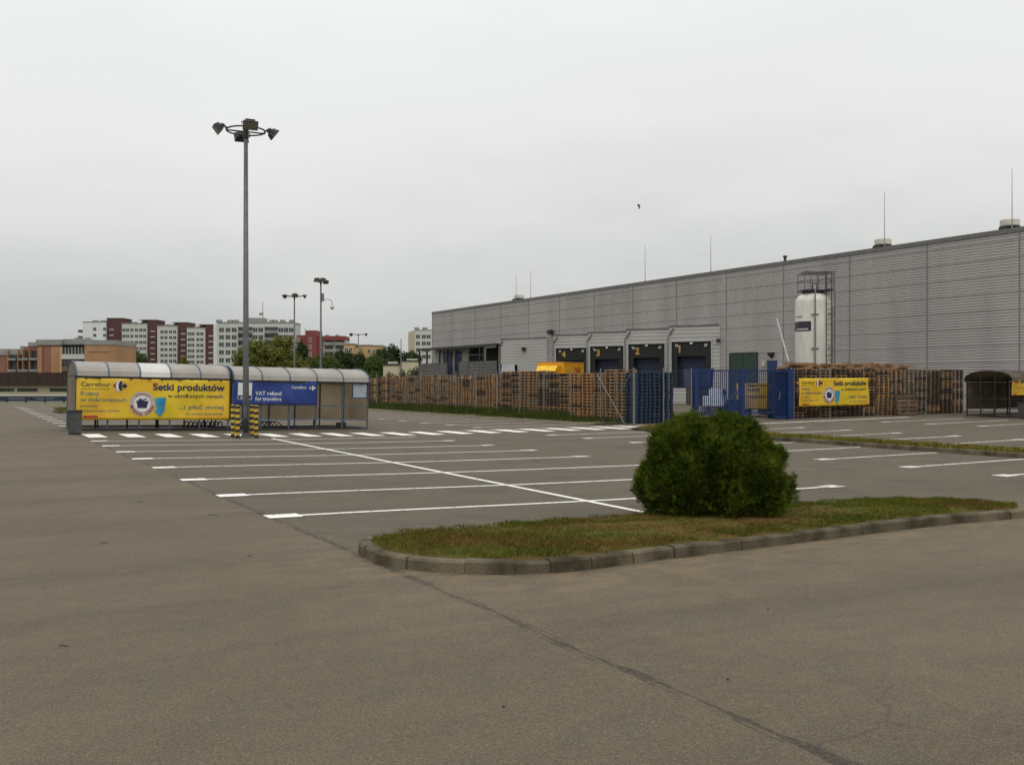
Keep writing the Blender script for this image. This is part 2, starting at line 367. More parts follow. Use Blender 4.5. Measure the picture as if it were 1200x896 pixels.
# ------------------------------------------------------------------ kerbed planting island
def kerb_ring(outer, inner, name, top=.11, seed=3):
    rnd = random.Random(seed); n = len(outer); Q = MB(); i = 0
    while i < n:
        L = min(rnd.choice((3, 4, 4, 5)) if outer[i].x < 6.6 else rnd.choice((7, 9, 9, 10)), n - i); a, b = i, i + L; dz = rnd.uniform(-.012, .01); dx = rnd.uniform(-.012, .012); gap = rnd.choice((.002, .003, .005, .008))
        if n - b < 3: b = n
        vs = []; m = b - a
        for j in range(m + 1):
            g = gap if j == 0 else (-gap if j == m else 0)
            k0 = (a + j) % n; po, pi = outer[k0].copy(), inner[k0].copy()
            t = (outer[(k0 + 1) % n] - outer[k0]).normalized() * g; nrm = (pi - po).normalized()
            po = po + t + nrm * dx; pi = pi + t + nrm * dx; zb = zg(po.x)
            for p, z in ((po, -.08), (po + nrm * .012, top - .02), (po + nrm * .032, top), (pi, top), (pi, -.08)): vs.append((p.x, p.y, zb + z + (dz if z > 0 else 0)))
        fs = [(5 * j + k, 5 * j + k + 1, 5 * j + k + 6, 5 * j + k + 5) for j in range(m) for k in range(4)]
        fs += [(0, 1, 2, 3, 4)[::-1], tuple(5 * m + k for k in range(5))]
        Q.add(vs, [f[::-1] for f in fs]); i = b
    return struct(Q.build(name, M['kerb']))
kerb_ring(ISLO, ISLI, 'kerb')
def mound(P, name, h=.06, base=.1):
    Q = MB(); c = sum(P, Vector((0, 0))) / len(P); n = len(P); R_ = 10; vs = []
    for r in range(R_):
        t = 1 - r / R_
        for p in P:
            x = c.lerp(p, t); s = 1 - t ** 3
            vs.append((x.x, x.y, zg(x.x) + base + h * s + .018 * mnoise.noise((x.x * 3, x.y * 3, 0)) * (1 if r else 0)))
    vs.append((c.x, c.y, zg(c.x) + base + h))
    fs = [(r * n + i, r * n + (i + 1) % n, (r + 1) * n + (i + 1) % n, (r + 1) * n + i) for r in range(R_ - 1) for i in range(n)]
    fs += [((R_ - 1) * n + i, (R_ - 1) * n + (i + 1) % n, R_ * n) for i in range(n)]
    Q.add(vs, fs); return struct(Q.build(name, M['soil'], smooth=True))
mound(ISLI, 'island_soil')
def blades(name, pts, hmin, hmax, w, mats, choose, label=None, lean=.5, seed=5):
    rnd = random.Random(seed); Q = MB()
    for (x, y, z) in pts:
        h = rnd.uniform(hmin, hmax); a = rnd.uniform(0, 6.283); ww = w * rnd.uniform(.6, 1.3); dx, dy = math.cos(a) * ww, math.sin(a) * ww
        lx, ly = rnd.gauss(0, lean) * h, rnd.gauss(0, lean) * h
        Q.add([(x - dx, y - dy, z), (x + dx, y + dy, z), (x + lx * .4 + dx * .6, y + ly * .4 + dy * .6, z + h * .6), (x + lx, y + ly, z + h)], [(0, 1, 2), (0, 2, 3)], choose(x, y, rnd))
    o = Q.build(name, mats); o['kind'] = 'stuff'
    if label: o['label'] = label
    return o
rnd = random.Random(11); pts = []
cI = sum(ISLI, Vector((0, 0))) / len(ISLI)
while len(pts) < 46000:
    x, y = rnd.uniform(3.3, 13), rnd.uniform(7, 9.8)
    if not inside(ISLI, x, y): continue
    nn = mnoise.noise((x * 1.1, y * 1.6, 3)) + .5 * mnoise.noise((x * 4, y * 4, 1))
    if nn < -.25 and rnd.random() < .65: continue
    pts.append((x, y, zg(x) + .105 + .03 * min(1, 4 * min((Vector((x, y)) - p).length for p in ISLI[::6]))))
def chz(x, y, r):
    n = mnoise.noise((x * .8, y * 1.5, 8)) * .9 + .45 * mnoise.noise((x * 3.1, y * 3.1, 2)) + (.3 if x > 9.5 else 0) - (.1 if 6.5 < x < 9.3 and y < 8.6 else 0)
    return 0 if r.random() < .56 + n * 1.1 else 1
blades('grass', pts, .015, .05, .0034, [M['grass'], M['straw']], chz, 'short patchy green and straw coloured grass on the kerbed island', .7)

# long narrow kerbed strip between the rows on the right
def rect_ring(u0, u1, v0, v1, st=.5):
    P = []
    for a, b in (((u0, v0), (u1, v0)), ((u1, v0), (u1, v1)), ((u1, v1), (u0, v1)), ((u0, v1), (u0, v0))):
        a, b = Vector(a), Vector(b); n = max(1, round((b - a).length / st)); P += [a.lerp(b, i / n) for i in range(n)]
    return P
def strip_island(u0, u1, v0, v1, seed, nb, hm):
    O = rect_ring(u0, u1, v0, v1); I = rect_ring(u0 + .12, u1 - .12, v0 + .12, v1 - .12)
    n = len(O); I = [Vector((min(max(p.x, u0 + .12), u1 - .12), min(max(p.y, v0 + .12), v1 - .12))) for p in O]
    Q = MB(); vs = []
    for p, r in zip(O, I):
        for s, z in ((p, -.05), (p.lerp(r, .12), .11), (r, .12), (r, -.05)): vs.append((s.x, s.y, zg(p.x) + z))
    Q.add(vs, [(4 * i + k, 4 * i + k + 1, 4 * ((i + 1) % n) + k + 1, 4 * ((i + 1) % n) + k) for i in range(n) for k in range(3)])
    struct(Q.build('kerb', M['kerb']))
    us = [u0 + .12, (u0 + u1) / 2, u1 - .12]; vv = steps(v0 + .12, v1 - .12, 1) + [v1 - .12]
    Q = MB(); Q.add(*grid(us, vv, lambda u, v: zg(u) + .1 + (.05 if us[0] < u < us[-1] else 0))); struct(Q.build('strip_soil', M['soil'], smooth=True))
    r = random.Random(seed); P = [(r.uniform(u0 + .12, u1 - .12), r.uniform(v0 + .12, v1 - .12)) for _ in range(nb)]
    blades('grass', [(x, y, zg(x) + .1) for x, y in P], hm * .4, hm, .012, [M['strip'], M['straw']], lambda x, y, r: 0 if r.random() < .75 + .6 * mnoise.noise((x, y * .7, 0)) else 1,
           None, .5, seed)['label'] = 'short yellowish grass along a narrow kerbed strip between parking rows'
strip_island(21.65, 22.75, 3, 28.6, 21, 16000, .13)
strip_island(4.8, 14, 56, 59, 22, 9000, .25)

# ------------------------------------------------------------------ round thuja bush on the island
def bush():
    c = at(832, 12.15); z0 = zg(c[0]) + .13
    root = thing('thuja_bush', 'dense dark green globe-shaped conifer bush growing on the kerbed grass island', 'bush', (c[0], c[1], z0), -YAW); root.scale = (.915, .93, .9)
    rs = np.random.RandomState(4); Q = MB()
    W, H_ = .93, 1.3
    def surf(az, el):                    # outline radius profile of the whole shrub
        z = H_ * (.02 + .98 * math.sin(el)) ; r = W * (math.cos(el) ** .72)
        return Vector((r * math.cos(az), r * math.sin(az) * .95, z))
    lobes = [(Vector((-.83, -.2, .38)), .24), (Vector((-.7, -.45, .22)), .26), (Vector((.82, -.15, .76)), .17), (Vector((.83, -.3, .35)), .24), (Vector((-.53, -.2, .8)), .28), (Vector((.44, -.2, .92)), .3),
             (Vector((-.25, -.1, 1.05)), .3), (Vector((.2, -.05, 1.08)), .3), (Vector((.05, -.62, .75)), .34), (Vector((-.4, -.62, .5)), .34), (Vector((.5, -.62, .5)), .34), (Vector((.1, -.75, .3)), .3), (Vector((-.45, -.7, .2)), .26), (Vector((.55, -.65, .2)), .26)]
    for i in range(58):
        az = rs.uniform(0, 6.283); el = rs.uniform(.08, 1.25); p = surf(az, el) * rs.uniform(.74, .9); p.z = max(p.z, .16); lobes.append((p, rs.uniform(.14, .26)))
    def spray(p, d, L):
        d = d.normalized(); t = d.cross(Vector((rs.randn(), rs.randn(), rs.randn()))).normalized(); s = d.cross(t)
        k = rs.randint(5, 9)
        for j in range(k):
            a = (j - (k - 1) / 2) * .24 + rs.uniform(-.1, .1); e = (d * math.cos(a) + t * math.sin(a)).normalized(); l = L * rs.uniform(.65, 1.15); w = s * .2 + t * .1
            side = e.cross(s).normalized() * rs.uniform(.0035, .0062); bend = s * rs.uniform(-.25, .25) * l
            m_ = p + e * l * .55 + bend * .3; q_ = p + e * l + bend
            Q.add([p, m_ + side, q_, m_ - side], [(0, 1, 2, 3)])
    for c0, r in lobes:
        n = int(760 * (r / .27) ** 2)
        for i in range(n):
            d = Vector(rs.randn(3)).normalized()
            if d.dot(Vector((c0.x, c0.y, (c0.z - .35) * 1.2)).normalized()) < -.25: continue
            p = c0 + d * r * rs.uniform(.7, 1.02) * (1 + .35 * mnoise.noise(Vector((c0 + d * r) * 9)))
            if p.z < .015: continue
            g_ = Vector((p.x, p.y, max(.05, p.z - .3))).normalized(); out = (d * .4 + g_ * .55 + Vector((0, 0, .7)) + Vector(rs.randn(3)) * .34)
            spray(p, out, rs.uniform(.05, .12))
    for i in range(700):                # stray shoots breaking the outline
        az = rs.uniform(0, 6.283); el = rs.uniform(.1, 1.4); p = surf(az, el) * rs.uniform(.88, 1.0); spray(p, p - Vector((0, 0, .4)) + Vector(rs.randn(3)) * .3 + Vector((0, 0, .3)), rs.uniform(.1, .16))
    # leafy inner mass that closes the gaps
    n = 34; prof = [(.05, -.0), (.55, .04), (.62, .2), (.64, .45), (.58, .72), (.46, .92), (.26, 1.03), (.02, 1.07)]
    K = MB(); K.lathe(prof, n=n); K.v = [tuple(Vector(v) * (1 + .1 * mnoise.noise(Vector(v) * 4))) for v in K.v]
    o = len(Q.v); Q.v += K.v; Q.f += [tuple(o + i for i in f) for f in K.f]; Q.m += [0] * len(K.f)
    Q.build('foliage', M['bush'], root)
    t = MB()
    for i in range(6):
        a = i * 1.05; t.tube([(.05 * math.cos(a), .05 * math.sin(a), -.1), (.1 * math.cos(a), .1 * math.sin(a), .3), (.3 * math.cos(a), .3 * math.sin(a), .9)], [.03, .024, .01], 6)
    t.build('stem', M['bark'], root)
bush()

# ------------------------------------------------------------------ banners
def banner(name, label, w, h, loc, rot, parent_rot=None, kind='yellow'):
    root = thing(name, label, 'banner', loc); root.rotation_euler = rot
    bx0, bz0, br0 = (161.5 - 88) * w / 178, (491 - 471.8) * h / 49, 14.6 * min(w / 178, h / 49)
    def disp(x, z):
        k = 1 if kind != 'yellow' else min(1, max(0, (math.hypot(x - bx0, z - bz0) - br0 * 1.25) / (br0 * .8)))
        return k * 1.5 * (.010 * math.sin(5.1 * x + 3 * z) + .012 * math.sin(2.3 * x - 4.2 * z + 1) + .006 * math.sin(11 * x + 6 * z))
    Q = MB(); nx, nz = 60, 16; V = []
    for s in (0, .006):
        for j in range(nz + 1):
            for i in range(nx + 1):
                x, z = w * i / nx, h * j / nz; V.append((x, disp(x, z) + s, z - .012 * h * math.sin(math.pi * i / nx * 6) ** 2 * (1 if j == 0 else 0)))
    N1 = (nx + 1) * (nz + 1); fs = []
    for s in (0, 1):
        for j in range(nz):
            for i in range(nx):
                a = s * N1 + j * (nx + 1) + i; f = (a, a + 1, a + nx + 2, a + nx + 1); fs.append(f if s == 0 else f[::-1])
    for i in range(nx): fs += [(i + 1, i, N1 + i, N1 + i + 1), (nz * (nx + 1) + i, nz * (nx + 1) + i + 1, N1 + nz * (nx + 1) + i + 1, N1 + nz * (nx + 1) + i)]
    for j in range(nz): fs += [(j * (nx + 1), (j + 1) * (nx + 1), N1 + (j + 1) * (nx + 1), N1 + j * (nx + 1)), ((j + 1) * (nx + 1) + nx, j * (nx + 1) + nx, N1 + j * (nx + 1) + nx, N1 + (j + 1) * (nx + 1) + nx)]
    Q.add(V, fs); Q.build('sheet', M['yellow' if kind == 'yellow' else 'blueb'], root, smooth=True)
    def flat(q, pts, off=.006, m=0):
        q.add([(x, -off + disp(x, z), z) for x, z in pts], [tuple(range(len(pts)))], m)
    def disc(q, cx, cz, r0, r1, off, m=0, n=48):
        vs = []
        for k in range(n):
            a = 2 * math.pi * k / n
            for r in (r0, r1): x, z = cx + r * math.cos(a), cz + r * math.sin(a); vs.append((x, -off + disp(cx, cz), z))
        q.add(vs, [(2 * k, 2 * k + 1, 2 * ((k + 1) % n) + 1, 2 * ((k + 1) % n)) for k in range(n)], m)
    def logo(q, cx, cz, s, ml, mc, mr):   # two arrow heads facing out, a C cut between them
        flat(q, [(cx - s, cz), (cx - .42 * s, cz + .6 * s), (cx - .56 * s, cz + .25 * s), (cx - .6 * s, cz), (cx - .56 * s, cz - .25 * s), (cx - .42 * s, cz - .6 * s)], .014, ml)
        flat(q, [(cx - .22 * s, cz), (cx - .18 * s, cz + .38 * s), (cx, cz + .7 * s), (cx + .3 * s, cz + .62 * s), (cx + .22 * s, cz + .28 * s), (cx + .1 * s, cz)], .014, mr)
        flat(q, [(cx - .22 * s, cz), (cx + .1 * s, cz), (cx + .22 * s, cz - .28 * s), (cx + .3 * s, cz - .62 * s), (cx, cz - .7 * s), (cx - .18 * s, cz - .38 * s)], .014, mr)
        flat(q, [(cx + .1 * s, cz), (cx + .34 * s, cz + .2 * s), (cx + .52 * s, cz + .18 * s), (cx + .5 * s, cz + .46 * s), (cx + s, cz), (cx + .5 * s, cz - .46 * s), (cx + .52 * s, cz - .18 * s), (cx + .34 * s, cz - .2 * s)], .0145, mr)
        if mc is not None: flat(q, [(cx - .72 * s, cz + .5 * s), (cx - .3 * s, cz + .75 * s), (cx + .2 * s, cz + .75 * s), (cx + .2 * s, cz - .75 * s), (cx - .3 * s, cz - .75 * s), (cx - .72 * s, cz - .5 * s)][::-1], .008, mc)
    if kind == 'yellow':
        sx, sz = w / 178., h / 49.
        X = lambda p: (p - 88) * sx
        Z = lambda p: (491 - p) * sz
        
        def T(b, a, c, y, bold, m, hh):
            q = MB(); put_text(q, b, X(a), X(c), Z(y), bold, 0, .012, hh * sz, disp); q.build('text_line', M[('navy', 'teal', 'red', 'brown')[m]], root)
        T('Setki produktów', 173.6, 260, 455, .028, 0, 8.2); T('w obniżonych cenach.', 191, 259.5, 464, .008, 0, 4.6); T('Carrefour', 93, 125, 451.6, .012, 3, 5.2)
        T('Kupuj', 92.5, 112, 462, 0, 1, 5); T('w mikrocenach', 92.5, 143.5, 469.6, 0, 1, 5); T('produkty', 93, 111.5, 476, 0, 1, 3); T('codziennego użytku', 93, 136, 481.5, 0, 1, 2.6)
        T('...i płać mniej', 204, 259, 478, .004, 1, 5.6); T('za swoje zachcianki', 213, 258, 485, 0, 1, 3)
        q = MB(); flat(q, [(X(96), Z(489)), (X(112), Z(489)), (X(112), Z(486.3)), (X(96), Z(486.3))], .01)
        q.build('red_strip', M['red'], root); q = MB()
        for k in range(9): flat(q, [(X(93.2 + 3.5 * k), Z(455)), (X(96 + 3.5 * k), Z(455)), (X(96 + 3.5 * k), Z(454.3)), (X(93.2 + 3.5 * k), Z(454.3))], .01)
        q.build('small_print_pattern', M['brown'], root)
        q = MB(); logo(q, X(136), Z(450.6), 8.4 * sx, 1, 2, 0); q.build('arrow_emblem', [M['navy'], M['red'], M['white']], root)
        q = MB(); cx, cz, r = X(161.5), Z(471.8), 14.6 * min(sx, sz)
        disc(q, cx, cz, .66 * r, r, .014, 0); disc(q, cx, cz, .001, .66 * r, .014, 1)
        q.build('round_badge', [M['ring'], M['white']], root)
        bk = MB(); s = r * .42; y0 = -.03
        def fl(pts, off=.022): bk.add([(cx + a * s, -off + disp(cx, cz), cz + b * s) for a, b in pts], [tuple(range(len(pts)))], 0)
        fl([(-1.05, .35), (-.85, -.85), (.85, -.85), (1.05, .35)]); fl([(-1.2, .55), (-1.2, .3), (1.2, .3), (1.2, .55)], .024); fl([(-.2, .55), (.75, 1.15), (.85, 1.0), (.15, .55)], .024); fl([(-.9, .55), (-.5, 1), (-.1, .95), (.1, .55)], .023)
        bk.build('basket_emblem', M['navy'], root)
        lt = MB(); word = 'MIKRO CENA'; n = len(word)
        for k, ch in enumerate(word):
            if ch == ' ': continue
            a = math.radians(197 + (343 - 197) * k / (n - 1)); vs, fs = text(ch, .03); xs = [v[0] for v in vs]; mid = (max(xs) + min(xs)) / 2; k_ = r * .33; rot = a + math.pi / 2
            out = []
            for vx, vy in vs:
                lx, ly = (vx - mid) * k_, (vy - .36) * k_; out.append((cx + .83 * r * math.cos(a) + lx * math.cos(rot) - ly * math.sin(rot), -.024 + disp(cx, cz), cz + .83 * r * math.sin(a) + lx * math.sin(rot) + ly * math.cos(rot)))
            l1 = MB(); l1.add(out, fs); l1.build('letter', M['red'], root)
        for k in range(14):
            a = math.radians(50 + 80 * k / 13); lt.add([(cx + r * (.8 + d1) * math.cos(a + d2), -.022 + disp(cx, cz), cz + r * (.8 + d1) * math.sin(a + d2)) for d1, d2 in ((-.05, -.03), (-.05, .03), (.05, .03), (.05, -.03))], [(0, 1, 2, 3)])
        lt.build('badge_rim_pattern', M['red'], root)
        q = MB(); flat(q, [(X(176.5), Z(464.5)), (X(189), Z(464.2)), (X(187), Z(478)), (X(188.5), Z(478.5)), (X(182), Z(487.5)), (X(175), Z(479.5)), (X(178), Z(479))][::-1], .028); q.build('down_arrow', M['arrow'], root)
    else:
        q = MB(); X = lambda p: (p - 274) / 97. * w; Z = lambda p: (474 - p) / 28.5 * h
        for b, a, c, y, bo in (('VAT refund', 298, 328, 463, .01), ('for travelers', 298, 328, 469.5, .01), ('Carrefour', 340, 358, 454.6, .012)):
            q = MB(); put_text(q, b, X(a), X(c), Z(y), bo, 0, .012, None, disp); q.build('text_line', M['white'], root)
        q = MB(); logo(q, X(364.4), Z(453.6), .13, 0, None, 0); q.build('arrow_emblem', M['white'], root)
        q = MB(); flat(q, [(X(278.3), Z(463.5)), (X(294), Z(463.5)), (X(294), Z(448.5)), (X(278.3), Z(448.5))], .012)
        for a, b, c, d in ((278.3, 468.5, 294, 468.1), (278.3, 468.5, 278.8, 463.5), (293.5, 468.5, 294, 463.5)): flat(q, [(X(a), Z(b)), (X(c), Z(b)), (X(c), Z(d)), (X(a), Z(d))], .012)
        q.build('white_card', M['white'], root)
        q = MB(); 
        for zz in (465.2, 466.6): flat(q, [(X(281), Z(zz + .7)), (X(284.5), Z(zz + .7)), (X(284.5), Z(zz)), (X(281), Z(zz))], .012)
        q.build('card_marks', M['white'], root)
    return root

# ------------------------------------------------------------------ trolley shelters
def shelter(label, loc, L, depth, bays, slope, roof_mat, wall_mat, frame_mat, white_bay=None, rails=True, notice=False, end_bars=False, low_posts=(), wall_end=True):
    root = thing('trolley_shelter', label, 'shelter', loc); root.rotation_euler = (0, slope, 0)
    bw = L / bays; EV = 1.86; RH = .5; A = 12
    def arc(y0, y1, k, off=0):
        t = math.pi * k / A; c = (y0 + y1) / 2; r = (y1 - y0) / 2
        return c - (r + off) * math.cos(t), EV + (RH + off) * math.sin(t) ** .8
    y0, y1 = -.12, depth + .12
    for b in range(bays):
        Q = MB(); vs = []
        for x in (b * bw + .02, (b + 1) * bw - .02):
            for off in (0, .012):
                for k in range(A + 1): y, z = arc(y0, y1, k, off); vs.append((x, y, z))
        n = A + 1; fs = []
        for k in range(A): fs += [(k, k + 1, 2 * n + k + 1, 2 * n + k)[::-1][::-1], (n + k + 1, n + k, 3 * n + k, 3 * n + k + 1), (k + 1, k, n + k, n + k + 1), (2 * n + k, 2 * n + k + 1, 3 * n + k + 1, 3 * n + k)]
        fs += [(0, 2 * n, 3 * n, n), (A, n + A, 3 * n + A, 2 * n + A)]
        Q.add(vs, fs); Q.build('roof_panel', M['sheet_new'] if b == white_bay else M[roof_mat], root, smooth=False, label='newer white roof sheet' if b == white_bay else None)
    for b in range(bays + 1):
        Q = MB(); Q.tube([(b * bw, *arc(y0, y1, k, .02)) for k in range(A + 1)], .026, 6); Q.build('roof_arch', M[frame_mat], root)
    for b in range(bays + 1):
        for y in (0, depth): bx((b * bw - .025, y - .025, 0), (b * bw + .025, y + .025, EV)).build('post', M[frame_mat], root)
    Q = MB()
    Q.box((-.05, depth, EV - .06), (L + .05, depth + .1, EV + .02)); Q.build('gutter', M['darkmetal'], root); Q = MB(); Q.box((-.05, -.1, EV - .06), (L + .05, 0, EV + .02))
    for b in range(bays):
        for d in (.3, .7): Q.box(((b + d) * bw - .04, -.125, EV - .085), ((b + d) * bw + .04, -.105, EV - .02))
    Q.build('gutter', M['darkmetal'], root)
    Q = MB(); Q.box((0, -.03, .03), (L, .03, .09)); Q.box((0, depth - .03, .03), (L, depth + .03, .09)); Q.box((-.03, .03, .03), (.03, depth - .03, .09)); Q.box((L - .03, .03, .03), (L + .03, depth - .03, .09)); Q.build('floor_rail', M['darkmetal'], root)
    if rails:
        for z in (.42, .94):
            Q = MB()
            for b in range(bays): Q.box((b * bw + .03, -.018, z - .018), ((b + 1) * bw - .03, .018, z + .018))
            Q.build('front_rail', M[frame_mat], root)
    for b in range(bays): bx((b * bw + .03, depth - .006, .36), ((b + 1) * bw - .03, depth + .006, EV - .07)).build('back_panel', M[wall_mat], root)
    ends = [L] if wall_end else []
    for x in [0] + ends:
        if end_bars and x == 0:
            for y in [depth * k / 3 for k in (1, 2)]: bx((-.02, y - .02, .09), (.02, y + .02, EV + .35)).build('end_bar', M[frame_mat], root)
            bx((-.018, .03, .92), (.018, depth - .03, .96)).build('end_rail', M[frame_mat], root)
            continue
        bx((x - .006, .04, .36), (x + .006, depth - .04, EV - .02)).build('end_panel', M[wall_mat], root)
        q = MB(); n = A + 1; vs = [(x - .006, *arc(y0 + .1, y1 - .1, k, -.03)) for k in range(n)] + [(x + .006, *arc(y0 + .1, y1 - .1, k, -.03)) for k in range(n)]
        q.add(vs, [tuple(range(n)), tuple(range(n, 2 * n))[::-1]] + [(k, n + k, n + k + 1, k + 1) for k in range(A)]); q.build('gable_panel', M[wall_mat], root)
    for x in low_posts: bx((x - .03, depth * .55, 0), (x + .03, depth * .55 + .05, .34)).build('guide_post', M['darkmetal'], root)
    if notice:
        q = bx((L - .62, -.04, 1.27), (L - .06, -.02, 1.83)); nb = q.build('notice_board', M['noticewhite'], root)
        q = MB(); 
        for a, b in (((L - .66, -.06, 1.23), (L - .02, -.042, 1.27)), ((L - .66, -.06, 1.83), (L - .02, -.042, 1.87)), ((L - .66, -.06, 1.27), (L - .62, -.042, 1.83)), ((L - .06, -.06, 1.27), (L - .02, -.042, 1.83))): q.box(a, b)
        q.build('board_frame', M['gateblue'], nb)
    return root
SL = math.atan(.019); SVY = 35.3
U1, U2 = 3.53, 8.74
shelter('long arched trolley shelter behind the wide yellow banner, one white roof sheet', (U1, SVY, zg(U1)), 5.06, 2.6, 5, SL, 'sheet', 'sheet_wall', 'blueframe', 2, low_posts=(.8, 1.85, 2.9, 4.55), wall_end=False)
shelter('arched trolley shelter behind the blue banner with a notice board at its end', (U2, SVY, zg(U2) - .02), 5.2, 2.6, 5, SL, 'sheet', 'sheet_wall', 'blueframe', None, notice=True, low_posts=(2.55, 3.55))
banner('advertising_banner', 'wide yellow banner with dark lettering and round badge on the near shelter', 5.06, 1.4, (U1 + .02, SVY - .09, zg(U1) + .39), (0, SL, 0))
banner('advertising_banner', 'blue banner reading VAT refund for travelers on the shelter front', 3.12, .87, (U2 + .04, SVY - .09, zg(U2) + .96), (0, SL, 0), kind='blue')
SH3 = (41.9, 26.8)
s3_ = shelter('dark brown arched trolley shelter by the pallet fence near the frame edge', (SH3[0], SH3[1], zg(SH3[0]) + .04), 5.3, 2.15, 5, 0, 'sheet_dark', 'sheet_dark', 'darkmetal', None, rails=True, end_bars=True); s3_.scale = (1, 1, .9)
banner('advertising_banner', 'small yellow banner on the dark shelter at the right edge', 2.6, .72, (SH3[0] + .05, SH3[1] - .09, 1.02), (0, 0, 0))
banner('advertising_banner', 'yellow banner tied to the fence in front of stacked pallets', 4.72, 1.3, (33.72, 31.78, .5), (0, -.006, 0))

# black tubular racks inside the shelters
def rack(label, loc, n, pitch, flip):
    root = thing('bicycle_rack', label, 'rack', loc, 0, 'low black racks under the trolley shelters'); root.rotation_euler = (0, SL, 0)
    for k in range(n):
        Q = MB(); x = k * pitch; s = flip
        P = [(x, -.35, .0), (x + s * .1, -.3, .16), (x + s * .22, -.1, .28), (x + s * .34, .12, .24), (x + s * .4, .3, .08), (x + s * .42, .34, 0)]
        Q.tube(P, .021, 6); Q.build('hoop', M['black'], root)
    Q = MB()
    for y in (-.35, .34): Q.box((-.1, y - .03, -.0), (n * pitch + .4, y + .03, .05))
    for k in range(n): Q.tube([(k * pitch + .08, -.3, .06), (k * pitch + .08, -.36, .06)], .055, 8)
    Q.build('base_bar', M['black'], root)
rack('low black tubular rack of bent hoops under the yellow banner shelter', (U1 + 3.5, SVY + .7, zg(U1 + 3.5) + .03), 9, .15, 1)
rack('low black tubular rack of bent hoops under the blue banner shelter', (U2 + .9, SVY + .7, zg(U2 + .9) + .03), 8, .16, -1)
q = MB(); q.box((0, 0, 0), (.36, .3, .03)); q.box((.02, .02, .03), (.34, .28, .24)); q.box((.04, -.01, .05), (.32, .02, .2))
tag(q.build('concrete_block', M['darkmetal'], loc=(U2 + 4.05, SVY + .1, zg(U2 + 4.05) + .01)), 'small dark ballast block on the ground at the shelter post', 'block')

def bin_(label, x, y, z, s=1.0):
    root = thing('litter_bin', label, 'bin', (x, y, z), -.1, 'square dark grey litter bins')
    q = MB(); n = 4
    q.add([(-.19, -.19, .04), (.19, -.19, .04), (.19, .19, .04), (-.19, .19, .04), (-.215, -.215, .72), (.215, -.215, .72), (.215, .215, .72), (-.215, .215, .72)], [(3, 2, 1, 0), (0, 1, 5, 4), (1, 2, 6, 5), (2, 3, 7, 6), (3, 0, 4, 7)])
    q.build('body', M['bin'], root)
    q = MB(); 
    for a, b in (((-.23, -.23, .7), (.23, -.19, .76)), ((-.23, .19, .7), (.23, .23, .76)), ((-.23, -.19, .7), (-.19, .19, .76)), ((.19, -.19, .7), (.23, .19, .76))): q.box(a, b)
    q.build('rim', M['darkmetal'], root); bx((-.17, -.17, 0), (.17, .17, .04)).build('foot', M['black'], root); bx((-.19, -.19, .5), (.19, .19, .62)).build('liner', M['black'], root)
bin_('dark grey square litter bin standing at the end of the yellow banner shelter', 3.32, 33.2, zg(3.32)); bin_('dark grey litter bin beside the dark brown shelter', 41.8, 26.0, zg(41.8))

# ------------------------------------------------------------------ floodlight masts
def flood_head(root, loc, az, tilt, s=1.0):
    T = Matrix.Translation(loc) @ Matrix.Rotation(az, 4, 'Z') @ Matrix.Rotation(tilt, 4, 'Y') @ Matrix.Scale(s, 4)
    T0 = Matrix.Translation(loc) @ Matrix.Rotation(az, 4, 'Z')
    q = MB(); # tapered housing: glass face towards +x
    a, b = (.04, .21, .12), (.27, .28, .17)
    vs = [(x, sy * y, sz * z) for x, y, z in (a, b) for sy, sz in ((-1, -1), (1, -1), (1, 1), (-1, 1))]
    q.add(vs, [(3, 2, 1, 0), (0, 1, 5, 4), (1, 2, 6, 5), (2, 3, 7, 6), (3, 0, 4, 7), (4, 5, 6, 7)], 0, T)
    q.box((-.06, -.1, -.07), (.038, .1, .09), 0, T)
    for k in range(4): q.box((.06 + k * .05, -.18, .125), (.072 + k * .05, .18, .19), 0, T)
    q.box((.2, -.28, .165), (.275, .28, .185), 0, T)
    for sy in (-.1, .1): q.tube([T @ Vector((-.08, sy, .02)), T0 @ Vector((-.17, sy * .6, -.06))], .022 * s, 6)
    h = q.build('floodlight', M['darkmetal'], root)
    g = MB(); g.box((.272, -.25, -.15), (.28, .25, .15), 0, T); g.build('glass', M['lampglass'], h)
    y = MB(); y.tube([T @ Vector((.14, -.29, 0)), T @ Vector((-.04, -.29, 0)), T @ Vector((-.1, 0, 0)), T @ Vector((-.04, .29, 0)), T @ Vector((.14, .29, 0))], .018, 6); y.build('bracket', M['darkmetal'], h)
